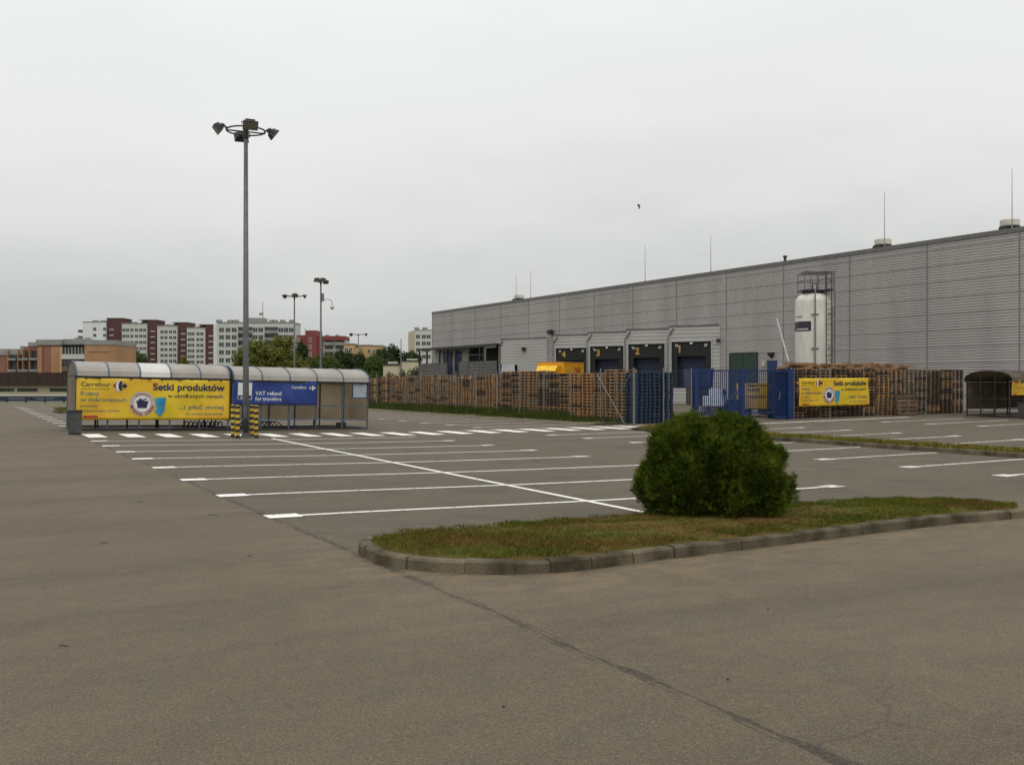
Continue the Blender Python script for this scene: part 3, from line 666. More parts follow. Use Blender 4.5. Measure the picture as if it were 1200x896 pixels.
def mast(label, x, y, H_, heads, s=1.0, camera=False, rot=0):
    z0 = zg(x)
    root = thing('floodlight_mast', label, 'floodlight mast', (x, y, z0), rot, 'parking floodlight masts')
    q = MB(); q.tube([(0, 0, 0), (0, 0, 1.5), (0, 0, H_)], [.1, .095, .062], 14); q.build('pole', M['mast'], root, smooth=True)
    q = MB(); q.lathe([(.19, 0), (.19, .03), (.12, .035), (.115, .12), (.1, .13)], n=16)
    for k in range(4): a = k * 1.571 + .78; q.tube([(.155 * math.cos(a), .155 * math.sin(a), .03), (.155 * math.cos(a), .155 * math.sin(a), .07)], .018, 6)
    q.build('base_plate', M['mast'], root)
    bx((-.06, -.103, .6), (.06, -.08, 1.0)).build('service_door', M['mast'], root)
    r = .6 * s; q = MB()
    for dz, rr in ((.0, r),):
        q.tube([(rr * math.cos(t), rr * math.sin(t), H_ - .02 + dz) for t in [2 * math.pi * k / 40 for k in range(41)]], .026, 6, cap=False)
    for k in range(4): a = k * math.pi / 2 + .42; q.tube([(0, 0, H_ - .05), (r * math.cos(a), r * math.sin(a), H_ - .05)], .025, 6)
    q.tube([(0, 0, H_ - .25), (0, 0, H_ + .04)], .09, 10)
    q.build('ring_frame', M['darkmetal'], root)
    for az, tilt in heads: flood_head(root, Vector((math.cos(az) * (r + .14), math.sin(az) * (r + .14), H_ + .05)), az, tilt, s * .82)
    if camera:
        q = MB(); q.box((.07, -.1, H_ - 1.6), (.25, .1, H_ - 1.0)); q.build('equipment_box', M['steel'], root)
        q = MB(); q.tube([(.05, 0, H_ - 1.7), (.4, 0, H_ - 1.45), (.75, 0, H_ - 1.5), (.9, 0, H_ - 1.7), (.92, 0, H_ - 1.95)], .03, 6); a = q.build('camera_arm', M['steel'], root)
        q = MB(); q.lathe([(.05, H_ - 1.95), (.16, H_ - 2.0), (.17, H_ - 2.15), (.1, H_ - 2.28), (.02, H_ - 2.31)], (.92, 0), 14); q.build('camera_dome', M['ventw'], a, smooth=True)
    return root
h4 = [(k * math.pi / 2 + .42, .66) for k in range(4)]
mast('tall grey floodlight mast between the striped bollards, four lamps on a ring', 8.05, 30.75, 9.74, h4, 1.0, rot=-YAW)
mast('distant thin mast with two lamps in front of the white apartment block', *at(345, 90), 9.75, [(math.pi * .95, .55), (.25, .55), (-1.3, .6)], 1.15, rot=-YAW)
mast('distant mast carrying a dome camera on a curved arm', *at(376, 78), 9.9, [(-1.7, .35), (1.3, .35), (-1.2, .35)], 1.0, camera=True, rot=-YAW)
mast('short looking distant mast with paired lamps above the dark trees', *at(420, 150), 9.0, [(math.pi - .2, .5), (.2, .5)], 1.5, rot=-YAW)
x, y = at(470, 120)
root = thing('street_lamp', 'thin pale lamp post beside the warehouse corner', 'street lamp', (x, y, 0), -YAW)
q = MB(); q.tube([(0, 0, 0), (0, 0, 7)], [.09, .05], 8); q.build('pole', M['steel'], root); q = MB(); q.tube([(0, 0, 5.6), (-.5, 0, 5.9), (-.9, 0, 5.9)], .04, 6); q.build('arm', M['steel'], root); bx((-1.3, -.12, 5.83), (-.8, .12, 5.97)).build('lamp_head', M['darkmetal'], root)

# striped bollards round the mast
def bollard(x, y, label):
    root = thing('bollard', label, 'bollard', (x, y, zg(x)), 0, 'black and yellow bollards round the lamp mast')
    n = 11; h = 1.0 / n
    q = MB()
    for k in range(n): q.lathe([(.066, k * h), (.066, (k + 1) * h)], n=14, m=k % 2)
    q.lathe([(.06, 1.0), (.05, 1.015), (.01, 1.02)], n=14, m=1); q.build('striped_tube', [M['bblack'], M['byellow']], root)
    q = MB(); q.lathe([(.09, 0), (.09, .012), (.068, .014)], n=14); q.build('foot_ring', M['bblack'], root)
for x, y, l in ((7.64, 30.75, 'striped black and yellow bollard left of the mast, farther of that pair'), (7.62, 30.08, 'striped black and yellow bollard left of the mast, nearer of that pair'),
                (8.26, 30.85, 'striped black and yellow bollard right of the mast, farther of that pair'), (8.21, 30.12, 'striped black and yellow bollard right of the mast, nearer of that pair')): bollard(x, y, l)

# ------------------------------------------------------------------ pallets
def pallet_mesh(name, m, L=1.2, W=.8):          # L along x, W along y; stacked height .144
    q = MB()
    for i in range(5): y = (W - .12) * i / 4; q.box((0, y, .122), (L, y + .12 - .01, .142))
    for x in (0, L / 2 - .07, L - .145): q.box((x, 0, .1), (x + .145, W, .1215))
    for x in (0, L / 2 - .07, L - .145):
        for y in (0, W / 2 - .05, W - .1): q.box((x + .004, y + .003, .0225), (x + .14, y + .097, .0995))
    for y in (0, W / 2 - .05, W - .1): q.box((0, y, 0), (L, y + .1, .022))
    return q.mesh(name, M[m])
PW = [pallet_mesh('pallet', w) for w in ('wood1', 'wood2', 'wood3', 'wood4')]
PB = pallet_mesh('pallet', 'pblue', .8, .6); PWN = ['reddish brown', 'grey brown', 'orange', 'dark brown']
ORD = ['first', 'second', 'third', 'fourth', 'fifth', 'sixth', 'seventh', 'eighth', 'ninth', 'tenth', 'eleventh', 'twelfth', 'thirteenth', 'fourteenth', 'fifteenth', 'sixteenth', 'seventeenth', 'eighteenth', 'nineteenth', 'twentieth']
rnd = random.Random(31); SP = []      # (x, y, rot, n, run, index, blue)
FU, FV = 24.35, 32.0
for k in range(28): SP.append((FU + .75, 33.75 + .93 * k, 0, 15, 'left of the corner blue stack', k, False))
SP.append((FU + .5, 32.85, 0, 15, 'blue', 0, True))
for k in range(3): SP.append((FU + .75 + .72 * k, 32.45, 1, 15, 'blue', k + 1, True))
for k in range(13): SP.append((34.25 + 1.0 * k, 32.45, 1, 16, 'right of the blue gate', k, False))
SP.append((33.55, 32.5, 1, 15, 'blue', 4, True))
items = []
for (x, y, r, n, run, idx, bl) in SP:
    sx, sy = rnd.uniform(-.06, .06), rnd.uniform(-.03, .03); wk = rnd.choice((0, 0, 0, 1, 1, 2, 3)); n2 = n + rnd.choice((-1, 0, 0, 0, 1)) * (0 if bl or (run.startswith('right') and idx < 9) else 1)
    if run.startswith('right'): wk = rnd.choice((3, 3, 0, 1))
    sx += rnd.uniform(-.02, .02); lx = ly = 0
    for j in range(n2):
        kk = wk if rnd.random() < .6 else rnd.choice((0, 0, 1, 2, 3)); lx += rnd.uniform(-.012, .012); ly += rnd.uniform(-.012, .012)
        z = zg(x) + .002 + j * .1445
        items.append([x + sx + lx, y + sy + ly, z, (math.pi / 2 if r else 0) + rnd.gauss(0, .012), kk, run, idx, j, bl, n2])
def hidden(it): return it[5].startswith('right') and (it[6] < 4 and .52 < it[2] < 1.6) 
def score(it):
    d = math.hypot(it[0], it[1])
    if hidden(it): d += 500
    if it[5].startswith('left') and it[7] < 3 and it[6] > 2: d += 300       # lost in the tall grass
    if it[5].startswith('left') and it[6] > 20: d += 40
    return d
items.sort(key=score); rest = MB()
BL = ['blue pallet, %s from the ground in the stack at the fence corner', 'blue pallet, %s from the ground in the stack just right of the fence corner', 'blue pallet, %s from the ground in the middle stack between corner and gate',
      'blue pallet, %s from the ground in the stack nearest the gate', 'blue pallet, %s from the ground in the stack touching the yellow banner']
for n_, it in enumerate(items):
    x, y, z, rot, kk, run, idx, j, bl, n2 = it
    me = PB if bl else PW[kk]; L_, W_ = (.8, .6) if bl else (1.2, .8)
    T = Matrix.Translation((x, y, z)) @ Matrix.Rotation(rot, 4, 'Z') @ Matrix.Translation((0, -W_ / 2 if abs(rot) < 1 else -W_ / 2, 0))
    if n_ < 290:
        o = link('pallet', me); o.matrix_world = T
        if bl: lab = BL[idx] % ORD[j]; g = 'blue pallets stacked behind the fence'
        elif j == n2 - 1: lab = '%s wooden pallet on top of the %s stack %s' % (PWN[kk], ORD[idx], run); g = 'wooden pallets stacked behind the fence'
        else: lab = '%s pallet, %s from the ground in the %s stack %s' % (PWN[kk], ORD[j], ORD[idx], run.replace('the corner blue stack', 'blue pallets')); g = 'wooden pallets stacked behind the fence'
        tag(o, lab, 'pallet', g)
    else:
        rest.add([tuple(v.co) for v in me.vertices], [tuple(p.vertices) for p in me.polygons], 4 if bl else kk, T)
for k in range(7):       # a second heap further off, seen past the fence end
    for j in range(15 - (k % 3)):
        me = PW[(k + j) % 4]; x, y = 27.5 + (k % 2) * .2 - k * .72, 66 + k * .9
        rest.add([tuple(v.co) for v in me.vertices], [tuple(p.vertices) for p in me.polygons], (k + j) % 4, Matrix.Translation((x, y, zg(x) + j * .1445)))
o = rest.build('pallet_mass', [M['wood1'], M['wood2'], M['wood3'], M['wood4'], M['pblue']]); o['kind'] = 'stuff'; o['label'] = 'stacked wooden pallets continuing along the fence towards the warehouse corner'; o['category'] = 'pallets'
# one pallet leaning, loose timber thrown on top of the right-hand stacks
root = link('pallet', PW[3]); root.matrix_world = Matrix.Translation((40.3, 31.7, zg(40))) @ Matrix.Rotation(R(78), 4, 'X') @ Matrix.Scale(1.25, 4)
tag(root, 'dark wooden pallet leaning upright against the fence right of the yellow banner', 'pallet')
rnd = random.Random(8)
for k in range(40):
    q = MB(); L_ = rnd.uniform(.5, 1.2); a = rnd.gauss(0, .2); w = rnd.uniform(.07, .2); t = rnd.uniform(.06, .13)
    x = 34.1 + (k % 14) * .62 + rnd.uniform(-.2, .2); y = 32.62 + rnd.uniform(0, .4); lay = k // 14
    T = Matrix.Translation((x, y, zg(x) + 16 * .1445 + .004 + lay * .085 + rnd.uniform(0, .012))) @ Matrix.Rotation(a, 4, 'Z') @ Matrix.Rotation(rnd.gauss(0, .05), 4, 'Y')
    q.box((-L_ / 2, -w, -.0), (L_ / 2, w, t)); q.box((-L_ / 2 + .02, -w - .02, t + .001), (-L_ / 2 + .1, w + .02, t + .022))
    o = q.build('scrap_board', M['timber']); o.matrix_world = T
    tag(o, 'pale scrap board lying loose on top of the pallet stacks right of the gate', 'board', 'scrap boards on the pallets')

# ------------------------------------------------------------------ yard fences and gate
def wire_fence(label, a, b, pitch, braces=(), H_=2.35, zoff=0, skip=()):
    root = thing('wire_fence', label, 'fence', (a[0], a[1], 0)); A_, B_ = Vector(a), Vector(b); L = (B_ - A_).length; d = (B_ - A_) / L; n = round(L / pitch)
    for i in range(n + 1):
        p = d * L * i / n; z = zg(a[0] + p.x); q = MB(); q.tube([(p.x, p.y, z), (p.x, p.y, z + H_)], .022, 6); q.build('post', M['steel'], root)
    q = MB(); w = .0014
    def seg(s0, z0, s1, z1, w=w):
        p0, p1 = d * s0, d * s1; za, zb = zg(a[0] + p0.x), zg(a[0] + p1.x); o = len(q.v)
        q.add([(p0.x, p0.y, za + z0 - w), (p1.x, p1.y, zb + z1 - w), (p1.x, p1.y, zb + z1 + w), (p0.x, p0.y, za + z0 + w)], [(0, 1, 2, 3)])
    s = -2.2
    while s < L:
        for sg in (1, -1):
            z0, z1, s0, s1 = (.05, 2.25, s, s + 2.2) if sg > 0 else (2.25, .05, s, s + 2.2)
            if s0 < 0: t = -s0 / 2.2; z0 = z0 + (z1 - z0) * t; s0 = 0
            if s1 > L: t = (s1 - L) / 2.2; z1 = z1 - (z1 - z0) * t * (2.2 / max(.01, s1 - s0)) if s1 > s0 else z1; s1 = L
            seg(s0, z0, s1, z1)
        s += .11
    for z in (.05, 1.15, 2.25): seg(0, z, L, z, .003)
    q.build('wire_mesh', M['mast'], root)
    for s0, s1, nrm in braces:
        q = MB(); p0, p1 = d * s0, d * s1; q.tube([(p0.x, p0.y, zg(a[0] + p0.x) + 2.1), (p1.x + nrm[0], p1.y + nrm[1], zg(a[0] + p1.x) + .02)], .016, 6); q.build('brace', M['steel'], root)
    return root
wire_fence('long wire mesh fence with thin steel posts in front of brown pallets', (FU, 62.2), (FU, FV), 2.4, ((30.0, 28.0, (0, 0)), (.1, -1.9, (-.6, 0)), (27.6, 29.6, (0, 0))))
wire_fence('short wire mesh fence in front of the blue pallets beside the gate', (FU + .05, FV - .02), (27.45, FV - .02), 1.56)
wire_fence('wire mesh fence in front of the pallets right of the gate', (33.55, FV - .05), (50, FV - .05), 2.35)

def gate():
    x0, x1 = 27.62, 33.45; y = FV; root = thing('yard_gate', 'blue steel bar gate of the loading yard with solid blue end post', 'gate', (x0, y, 0)); L = x1 - x0
    g = lambda s: zg(x0 + s)
    def leaf(s0, s1, z0, z1, nm):
        q = MB(); z0 += g(s0); z1 += g(s0)
        q.box((s0, -.03, z0), (s1, .03, z0 + .06)); q.box((s0, -.03, z1 - .06), (s1, .03, z1)); 
        f = q.build('leaf_frame', M['gateblue'], root); q = MB(); s = s0 + .06
        while s < s1 - .03: q.box((s - .011, -.012, z0 + .06), (s + .011, .012, z1 - .06)); s += .115
        q.build('bars', M['gateblue'], f)
    bx((-.02, -.08, g(0)), (.16, .08, g(0) + 2.3)).build('gate_post', M['gateblue'], root)
    leaf(.18, 2.62, .3, 2.28, 0); bx((2.64, -.07, g(2.6)), (2.84, .07, g(2.6) + 2.28)).build('gate_post', M['gateblue'], root); leaf(2.86, 4.75, .3, 2.28, 0)
    q = MB()
    for k in range(16): q.box((4.78 + k * .044, .02 + .012 * (k % 2), .02 + g(5)), (4.8 + k * .044, .06 + .012 * (k % 2), 2.22 + g(5)))
    q.box((4.77, -.02, .05 + g(5)), (5.5, .018, .16 + g(5))); q.box((4.77, -.02, 2.16 + g(5)), (5.5, .018, 2.24 + g(5))); q.box((4.77, .09, .1 + g(5)), (5.5, .1, 2.2 + g(5)))
    fo = q.build('folded_leaf', M['gateblue'], root); q = MB(); q.tube([(4.95, -.06, .9 + g(5)), (5.02, -.06, 1.1 + g(5)), (5.06, -.06, 1.3 + g(5))], .014, 6); q.build('handle', M['steel'], fo)
    bx((5.52, -.1, g(5.6)), (5.86, .12, g(5.6) + 2.32)).build('end_post', M['gateblue'], root)
gate()
# grass verge at the fence foot
V_ = []
us = [22.6, 23.2, 24, 24.8, 25.4]; vv = steps(32.9, 64, 1) + [64]
q = MB(); q.add(*grid(us, vv, lambda u, v: zg(u) + (.01 if u < 23 else .05 + .03 * mnoise.noise((u, v, 0))))); struct(q.build('verge', mat('verge_soil', (.075, .072, .03), .95, 0, (.13, .1, .06), 1.2, 6), smooth=True))
rnd = random.Random(17); P = []
while len(P) < 26000:
    v = rnd.uniform(33, 64); u = 22.9 + 2.1 * math.sqrt(rnd.random())
    if v < 34.5 and rnd.random() > .25: continue
    if rnd.random() < .5 + .7 * mnoise.noise((u * 1.2, v * .5, 5)): P.append((u, v, zg(u) + .03))
q = MB(); r2 = random.Random(2)
for x, y, z in P:
    k = min(1, max(.12, (x - 22.9) / 1.3)); h = r2.uniform(.16, .5) * k * (1 if y > 37 else .6); a = r2.uniform(0, 6.28); w = .014; dx, dy = math.cos(a) * w, math.sin(a) * w; lx, ly = r2.gauss(0, .25) * h, r2.gauss(0, .25) * h
    q.add([(x - dx, y - dy, z), (x + dx, y + dy, z), (x + lx * .5 + dx * .7, y + ly * .5 + dy * .7, z + h * .6), (x + lx, y + ly, z + h)], [(0, 1, 2), (0, 2, 3)], 0 if r2.random() < .85 else 1)
o = q.build('grass', [M['tallgrass'], M['straw']]); o['kind'] = 'stuff'; o['label'] = 'tall green grass along the foot of the pallet fence'
# raised pavement under the dark shelter
q = MB(); us = steps(36, 60, 1) + [60]; q.add(*grid(us, [25.5, 25.62, 30, 31.9], lambda u, v: zg(u) + .1)); 
for u0, u1 in zip(us, us[1:]): q.add([(u0, 25.5, zg(u0) - .1), (u1, 25.5, zg(u1) - .1), (u1, 25.5, zg(u1) + .1), (u0, 25.5, zg(u0) + .1)], [(0, 1, 2, 3)])
q.add([(36, 25.5, zg(36) - .1), (36, 31.9, zg(36) - .1), (36, 31.9, zg(36) + .1), (36, 25.5, zg(36) + .1)], [(3, 2, 1, 0)])
# ------------------------------------------------------------------ warehouse
WU, WH, WV0, WV1, BAY = 50.0, 10.0, -6.0, 105.4, 5.72
wh = thing('warehouse', 'long grey ribbed metal warehouse with numbered loading docks', 'warehouse', (WU, 0, 0))
def ribbed(q, p0, p1, z0, z1, period, depth, m=0, seam=None, ms=1):
    """vertical sheet from plan point p0 to p1, horizontal trapezoid ribs; outward = left of p0->p1"""
    a, b = Vector(p0), Vector(p1); t = (b - a).normalized(); o = Vector((-t.y, t.x)); z = z0; prof = []; mt = []
    while z < z1 - 1e-4:
        for f, d in ((0, 1), (.62, 1), (.72, 0), (.9, 0)):
            zz = z + f * period
            if zz < z1: prof.append((zz, d * depth))
        z += period
    prof.append((z1, 0)); vs = []
    for zz, d in prof:
        for p in (a, b): vs.append((p.x + o.x * d, p.y + o.y * d, zz))
    n0 = len(q.v); fs = [(2 * i, 2 * i + 1, 2 * i + 3, 2 * i + 2) for i in range(len(prof) - 1)]
    q.add(vs, fs, m)
q = MB()
ribbed(q, (0, WV0), (0, WV1), -.3, WH - .25, .155, .04)      # long wall, faces -x
q.box((.05, WV0, -.3), (40, WV1, WH - .12), 0)
v = 31.4 - 7 * BAY
v = 31.4
bays = []
while v > WV0: v -= BAY
v += BAY
while v < WV1 - .5: bays.append(v); v += BAY
wall = q.build('wall', [M['clad']], wh)
q = MB()
for v in bays: q.box((-.055, v - .03, -.3), (-.002, v + .03, WH - .25))
q.box((-.05, WV1 - .1, -.3), (.05, WV1 + .03, WH - .25)); q.build('cover_strip', M['clad_seam'], wh)
q = MB()
z = .9
while z < WH - .4: q.box((-.062, WV0, z - .012), (-.004, WV1, z + .012)); z += .945
q.build('panel_joint', M['clad'], wh)
q = MB(); q.box((-.08, WV0, WH - .25), (.3, WV1 + .06, WH + .02)); q.build('parapet', M['trim'], wh)
bx((.3, WV0, WH - .119), (40, WV1, WH - .06)).build('roof', M['roofm'], wh)

# saw-tooth loading docks: each bay is turned 30 degrees out of the wall
A30 = R(30); DU = -2.03
def dock(v0, flen, number, A30):
    p0 = Vector((DU, v0)); d = Vector((math.sin(A30), -math.cos(A30))); nrm = Vector((-math.cos(A30), -math.sin(A30))); p1 = p0 + d * flen; H_ = 5.86
    q = MB(); oz0, oz1 = 1.15, 4.74; s0, s1 = (.12, 3.38) if number else (None, None)
    P = lambda s, off=0: p0 + d * s + nrm * off
    def panel(a, b, z0, z1): ribbed(q, P(b), P(a), z0, z1, .29, .03) if False else ribbed(q, P(a), P(b), z0, z1, .29, -.03)
    if number:
        panel(0, s0, -.2, H_); panel(s1, flen, -.2, H_); panel(s0, s1, oz1, H_); panel(s0, s1, -.2, oz0)
    else: panel(0, flen, -.2, H_)
    # sides and roof
    q.prism([tuple(P(0, -.05)), tuple(P(.06, -.05)), (0, v0 - .06), (0, v0)][::-1], -.2, H_ - .01)
    bay = q.build('dock_bay', M['clad_dock'], wh)
    r = MB(); r.prism([tuple(P(-.05, .06)), tuple(P(flen + .05, .06)), (-.06, p1.y), (-.06, v0)] if p1.x < -.4 else [tuple(P(-.05, .06)), tuple(P(flen - .05, .06)), (-.06, v0)], H_, H_ + .12); r.build('dock_roof', M['trim'], bay)
    # downpipe at the outer corner
    r = MB(); a, b = P(.0, .16), P(-.12, .1)
    r.tube([(P(.35, .1).x, P(.35, .1).y, H_ - .1), (P(.2, .14).x, P(.2, .14).y, H_ - .3), (P(-.1, .12).x, P(-.1, .12).y, H_ - .75), (P(-.1, .12).x, P(-.1, .12).y, 0)], .06, 8); r.build('downpipe', M['steel'], bay)
    if not number: return
    T = Matrix.Translation((p0.x, p0.y, 0)) @ Matrix([[d.x, nrm.x, 0, 0], [d.y, nrm.y, 0, 0], [0, 0, 1, 0], [0, 0, 0, 1]])     # x along the face, y outward
    r = MB(); r.box((s0 - .04, .002, oz0), (s0 + .05, .07, oz1 + .06), 0, T); r.box((s1 - .05, .002, oz0), (s1 + .04, .07, oz1 + .06), 0, T); r.box((s0 + .05, .002, oz1 - .03), (s1 - .05, .07, oz1 + .06), 0, T); r.build('dock_frame', M['frame'], bay)
    r = MB(); r.box((s0 + .05, -.1, oz1 - 1.15), (s1 - .05, -.04, oz1 - .03), 0, T); r.box((s0 + .05, -.1, oz0), (s0 + .5, -.04, oz1 - 1.15), 0, T); r.box((s1 - .5, -.1, oz0), (s1 - .05, -.04, oz1 - 1.15), 0, T)
    r.box((s0 + .02, -1.4, oz0 - .04), (s1 - .02, -.1, oz0 - .01), 0, T)
    r.box((s0, -1.4, oz0), (s0 + .04, -.1, oz1), 0, T); r.box((s1 - .04, -1.4, oz0), (s1, -.1, oz1), 0, T); r.box((s0 + .04, -1.4, oz1 - .04), (s1 - .04, -.1, oz1 - .001), 0, T); r.build('dock_curtain', M['dockblack'], bay)
    r = MB(); 
    for k in range(6): r.box((s0 + .05, -.62 + (.01 if k % 2 else 0), oz0 + .02 + k * .5), (s1 - .05, -.55 + (.01 if k % 2 else 0), oz0 + .5 + k * .5), 0, T)
    r.build('dock_door', M['dockdoor'], bay)
    vs, fs = text(number, .03); r = MB(); xs = [v_[0] for v_ in vs]; k_ = .78; off = s0 + .62
    r.add([(off + (vx - min(xs)) * k_, -.03, oz1 - .85 + vy * k_) for vx, vy in vs], fs, 0, T); r.build('dock_number', M['gold'], bay)
    r = MB()
    for s, m_ in ((s0 + .3, 1), (s1 - .35, -1)):
        for j in (0, .13): r.add([(s + m_ * j, -.03, oz1 - .2), (s + m_ * (j + .06), -.03, oz1 - .2), (s + m_ * (j + .16), -.03, oz1 - .42), (s + m_ * (j + .1), -.03, oz1 - .42)], [(0, 1, 2, 3)], 0, T)
    r.build('corner_marks', M['white'], bay)
    r = MB(); r.box(((s0 + s1) / 2 - .1, -.035, oz1 - .22), ((s0 + s1) / 2 + .1, .03, oz1 - .08), 0, T); r.build('dock_lamp', M['white'], bay)
    if number == '1':
        r = MB(); r.box((s1 + .4, .03, oz1 - .1), (s1 + .62, .22, oz1 + .14), 0, T); r.build('wall_lamp', M['darkmetal'], bay)
for v0, fl, n in ((58.44, 4.0, '1'), (63.95, 4.0, '2'), (69.45, 4.0, '3'), (74.96, 4.0, '4'), (85.05, 6.1, None)): dock(v0, fl, n, A30 if n else math.asin(1.97 / 6.1))
r = MB(); p = Vector((DU, 85.05)) + Vector((.32, -.947)) * 3.2 + Vector((-.947, -.32)) * .17; r.box((p.x - .15, p.y - .15, 4.65), (p.x + .15, p.y + .15, 5.05)); r.build('wall_lamp', M['darkmetal'], wh)
r = MB(); r.box((-.5, 78.2, 6.2), (-.06, 78.7, 6.6)); r.build('flood_lamp', M['darkmetal'], wh)
# doors in the long wall
q = MB(); 
for a, b in ((51.1, 52.43), (52.47, 53.8)): q.box((-.09, a, .02), (-.05, b, 3.68))
dr = q.build('green_door', M['green'], wh); q = MB()
for y in (51.0, 53.82): q.box((-.11, y, 0), (-.04, y + .09, 3.75))
q.box((-.11, 51.09, 3.69), (-.04, 53.82, 3.78)); q.build('door_frame', M['darkmetal'], dr)
bx((-.1, 49.15, .02), (-.045, 50.05, 3.15)).build('blue_door', M['gateblue'], wh)
q = MB(); q.box((-.3, 49.4, 3.55), (-.05, 49.85, 3.72)); q.add([(-.3, 49.4, 3.55), (-.3, 49.85, 3.55), (-.05, 49.7, 3.3), (-.05, 49.5, 3.3)], [(0, 1, 2, 3)]); q.build('wall_lamp', M['darkmetal'], wh)
bx((-.16, 50.25, 2.75), (-.045, 50.5, 3.1)).build('meter_box', M['ventw'], wh)
# slender side column beside dock 1
# roof ventilators and lightning rods
def vent(v, u, label):
    root = thing('roof_ventilator', label, 'ventilator', (u, v, WH - .06), 0, 'cream roof ventilators')
    q = MB(); q.lathe([(.42, 0), (.42, .42), (.55, .45), (.55, .52)], n=20); q.box((-.75, -.2, .3), (-.4, .2, .44)); q.build('base', M['darkmetal'], root)
    q = MB(); q.lathe([(.5, .52), (.52, .56), (.52, .86), (.46, .92), (.05, .95)], n=20); q.build('cap', M['ventw'], root)
vent(41.9, 52.0, 'cream roof ventilator above the white tank, middle of the three'); vent(33.25, 52.0, 'cream roof ventilator at the right edge of the roof line'); vent(88.2, 52.0, 'small far cream roof ventilator near the left end of the roof')
q = MB()
def rod(px, ptop, label, u=51.2):
    t = (px - 600) / F; v = u * (CS - t * SN) / (SN + t * CS); Y = SN * u + CS * v; zt = hz(ptop, Y)
    q = MB(); q.lathe([(.2, 0), (.2, .1), (.05, .12), (.03, .5)], n=8); q.tube([(0, 0, .3), (0, 0, 1.5), (0, 0, zt - WH)], [.028, .022, .012], 5)
    tag(q.build('lightning_rod', M['steel'], loc=(u, v, WH - .06)), label, 'lightning rod', 'lightning rods on the roof')
for px, pt, l in ((1186, 196, 'tall lightning rod by the rightmost roof ventilator'), (1036.5, 223, 'tall lightning rod by the middle roof ventilator'), (833, 274, 'lightning rod on the roof above the first dock'), (756, 286, 'lightning rod on the roof above the third dock'),
                  (622, 315, 'thin lightning rod just right of the far small ventilator'), (605, 320, 'thin lightning rod just left of the far small ventilator')): rod(px, pt, l)
q = MB(); q.lathe([(.1, 0), (.1, .5), (.16, .52), (.16, .62)], n=10)
t = (920 - 600) / F; v = 51 * (CS - t * SN) / (SN + t * CS)
tag(q.build('roof_pipe', M['darkmetal'], loc=(51, v, WH - .06)), 'short dark pipe stub on the roof edge left of the tank', 'pipe')

# covered ramp at the far end of the warehouse
rt = thing('covered_ramp', 'open dark roofed ramp with low ribbed wall at the far warehouse corner', 'ramp', (47.7, 85.3, 0))
LV = 18.9
q = MB(); q.box((-.15, -.1, 5.36), (2.2, LV, 5.5)); q.box((-.2, -.1, 5.26), (-.16, LV + .05, 5.52)); q.build('roof', M['darkmetal'], rt)
for s in (2.75, 3.6, 6.0, 9.3, 11.4, 13.3, 16.7, LV - .15): bx((-.1, s - .07, 0), (.07, s + .07, 5.25)).build('post', M['darkmetal'], rt)
q = MB(); q.box((-.13, 2.2, 3.8), (-.06, 2.45, 5.25)); q.box((-.13, .1, 5.1), (-.06, 2.2, 5.25)); q.build('light_frame', M['steel'], rt)
q = MB(); ribbed(q, (-.12, 8.4), (-.12, .05), 0, 3.8, .3, .03); ribbed(q, (-.12, LV), (-.12, 11.2), 0, 3.75, .3, .03); q.box((-.08, .05, 0), (.02, 8.4, 3.8)); q.box((-.08, 11.2, 0), (.02, LV, 3.75)); q.build('low_wall', M['ramp'], rt)
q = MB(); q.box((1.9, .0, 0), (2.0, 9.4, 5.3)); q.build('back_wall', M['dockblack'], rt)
q = MB(); q.box((1.9, 9.42, 0), (2.0, LV, 5.3)); q.build('pale_wall', M['ventw'], rt)
for a, b in ((11.6, 13.2), (13.9, 16.2)): bx((1.82, a, 1.2), (1.89, b, 5.1)).build('back_door', M['gateblue'], rt)
q = MB(); q.box((-.13, 8.5, .5), (-.05, 8.57, 4.1)); q.box((-.13, 11.0, .5), (-.05, 11.07, 4.1))
for k in range(9): q.box((-.12, 8.57, .8 + k * .36), (-.07, 11.0, .84 + k * .36))
q.build('gate_leaf', M['darkmetal'], rt)
bx((-.05, 2.5, 4.45), (.0, 8.3, 4.49)).build('handrail', M['steel'], rt)
# compactor by the docks
ct = thing('waste_compactor', 'grey waste compactor with sloping pale lid left of the yellow truck', 'compactor', (42.6, 79.6, 0), R(-60) + math.pi / 2 - .1)
x, y = at(587, 88); ct.location = (x, y, 0); ct.rotation_euler = (0, 0, -YAW + .12)
q = MB(); q.add([(0, 0, .3), (1.55, 0, .3), (1.55, 1.4, .3), (0, 1.4, .3), (0, 0, 2.45), (1.55, 0, 2.45), (1.55, .35, 3.2), (1.55, 1.4, 3.2), (0, 1.4, 3.2), (0, .35, 3.2)], [(3, 2, 1, 0), (0, 1, 5, 4), (1, 2, 7, 6, 5), (2, 3, 8, 7), (3, 0, 4, 9, 8), (6, 7, 8, 9)]); q.build('body', M['hood'], ct)
q = MB(); q.add([(0, -.02, 2.46), (1.3, -.02, 2.46), (1.3, .34, 3.21), (.15, .34, 3.21)], [(0, 1, 2, 3)]); q.box((-.02, -.03, 2.42), (1.33, .0, 2.46)); q.build('lid', M['hoodtop'], ct); 
for k in (0.1, 1.3): bx((k, .1, 0), (k + .15, 1.3, .3)).build('skid', M['darkmetal'], ct)

# yellow delivery truck backed to dock 4
tr = thing('delivery_truck', 'orange yellow delivery truck standing before the dock marked 4', 'truck', (40.53, 66.66, 0), math.atan2(-1.92, 1.33))
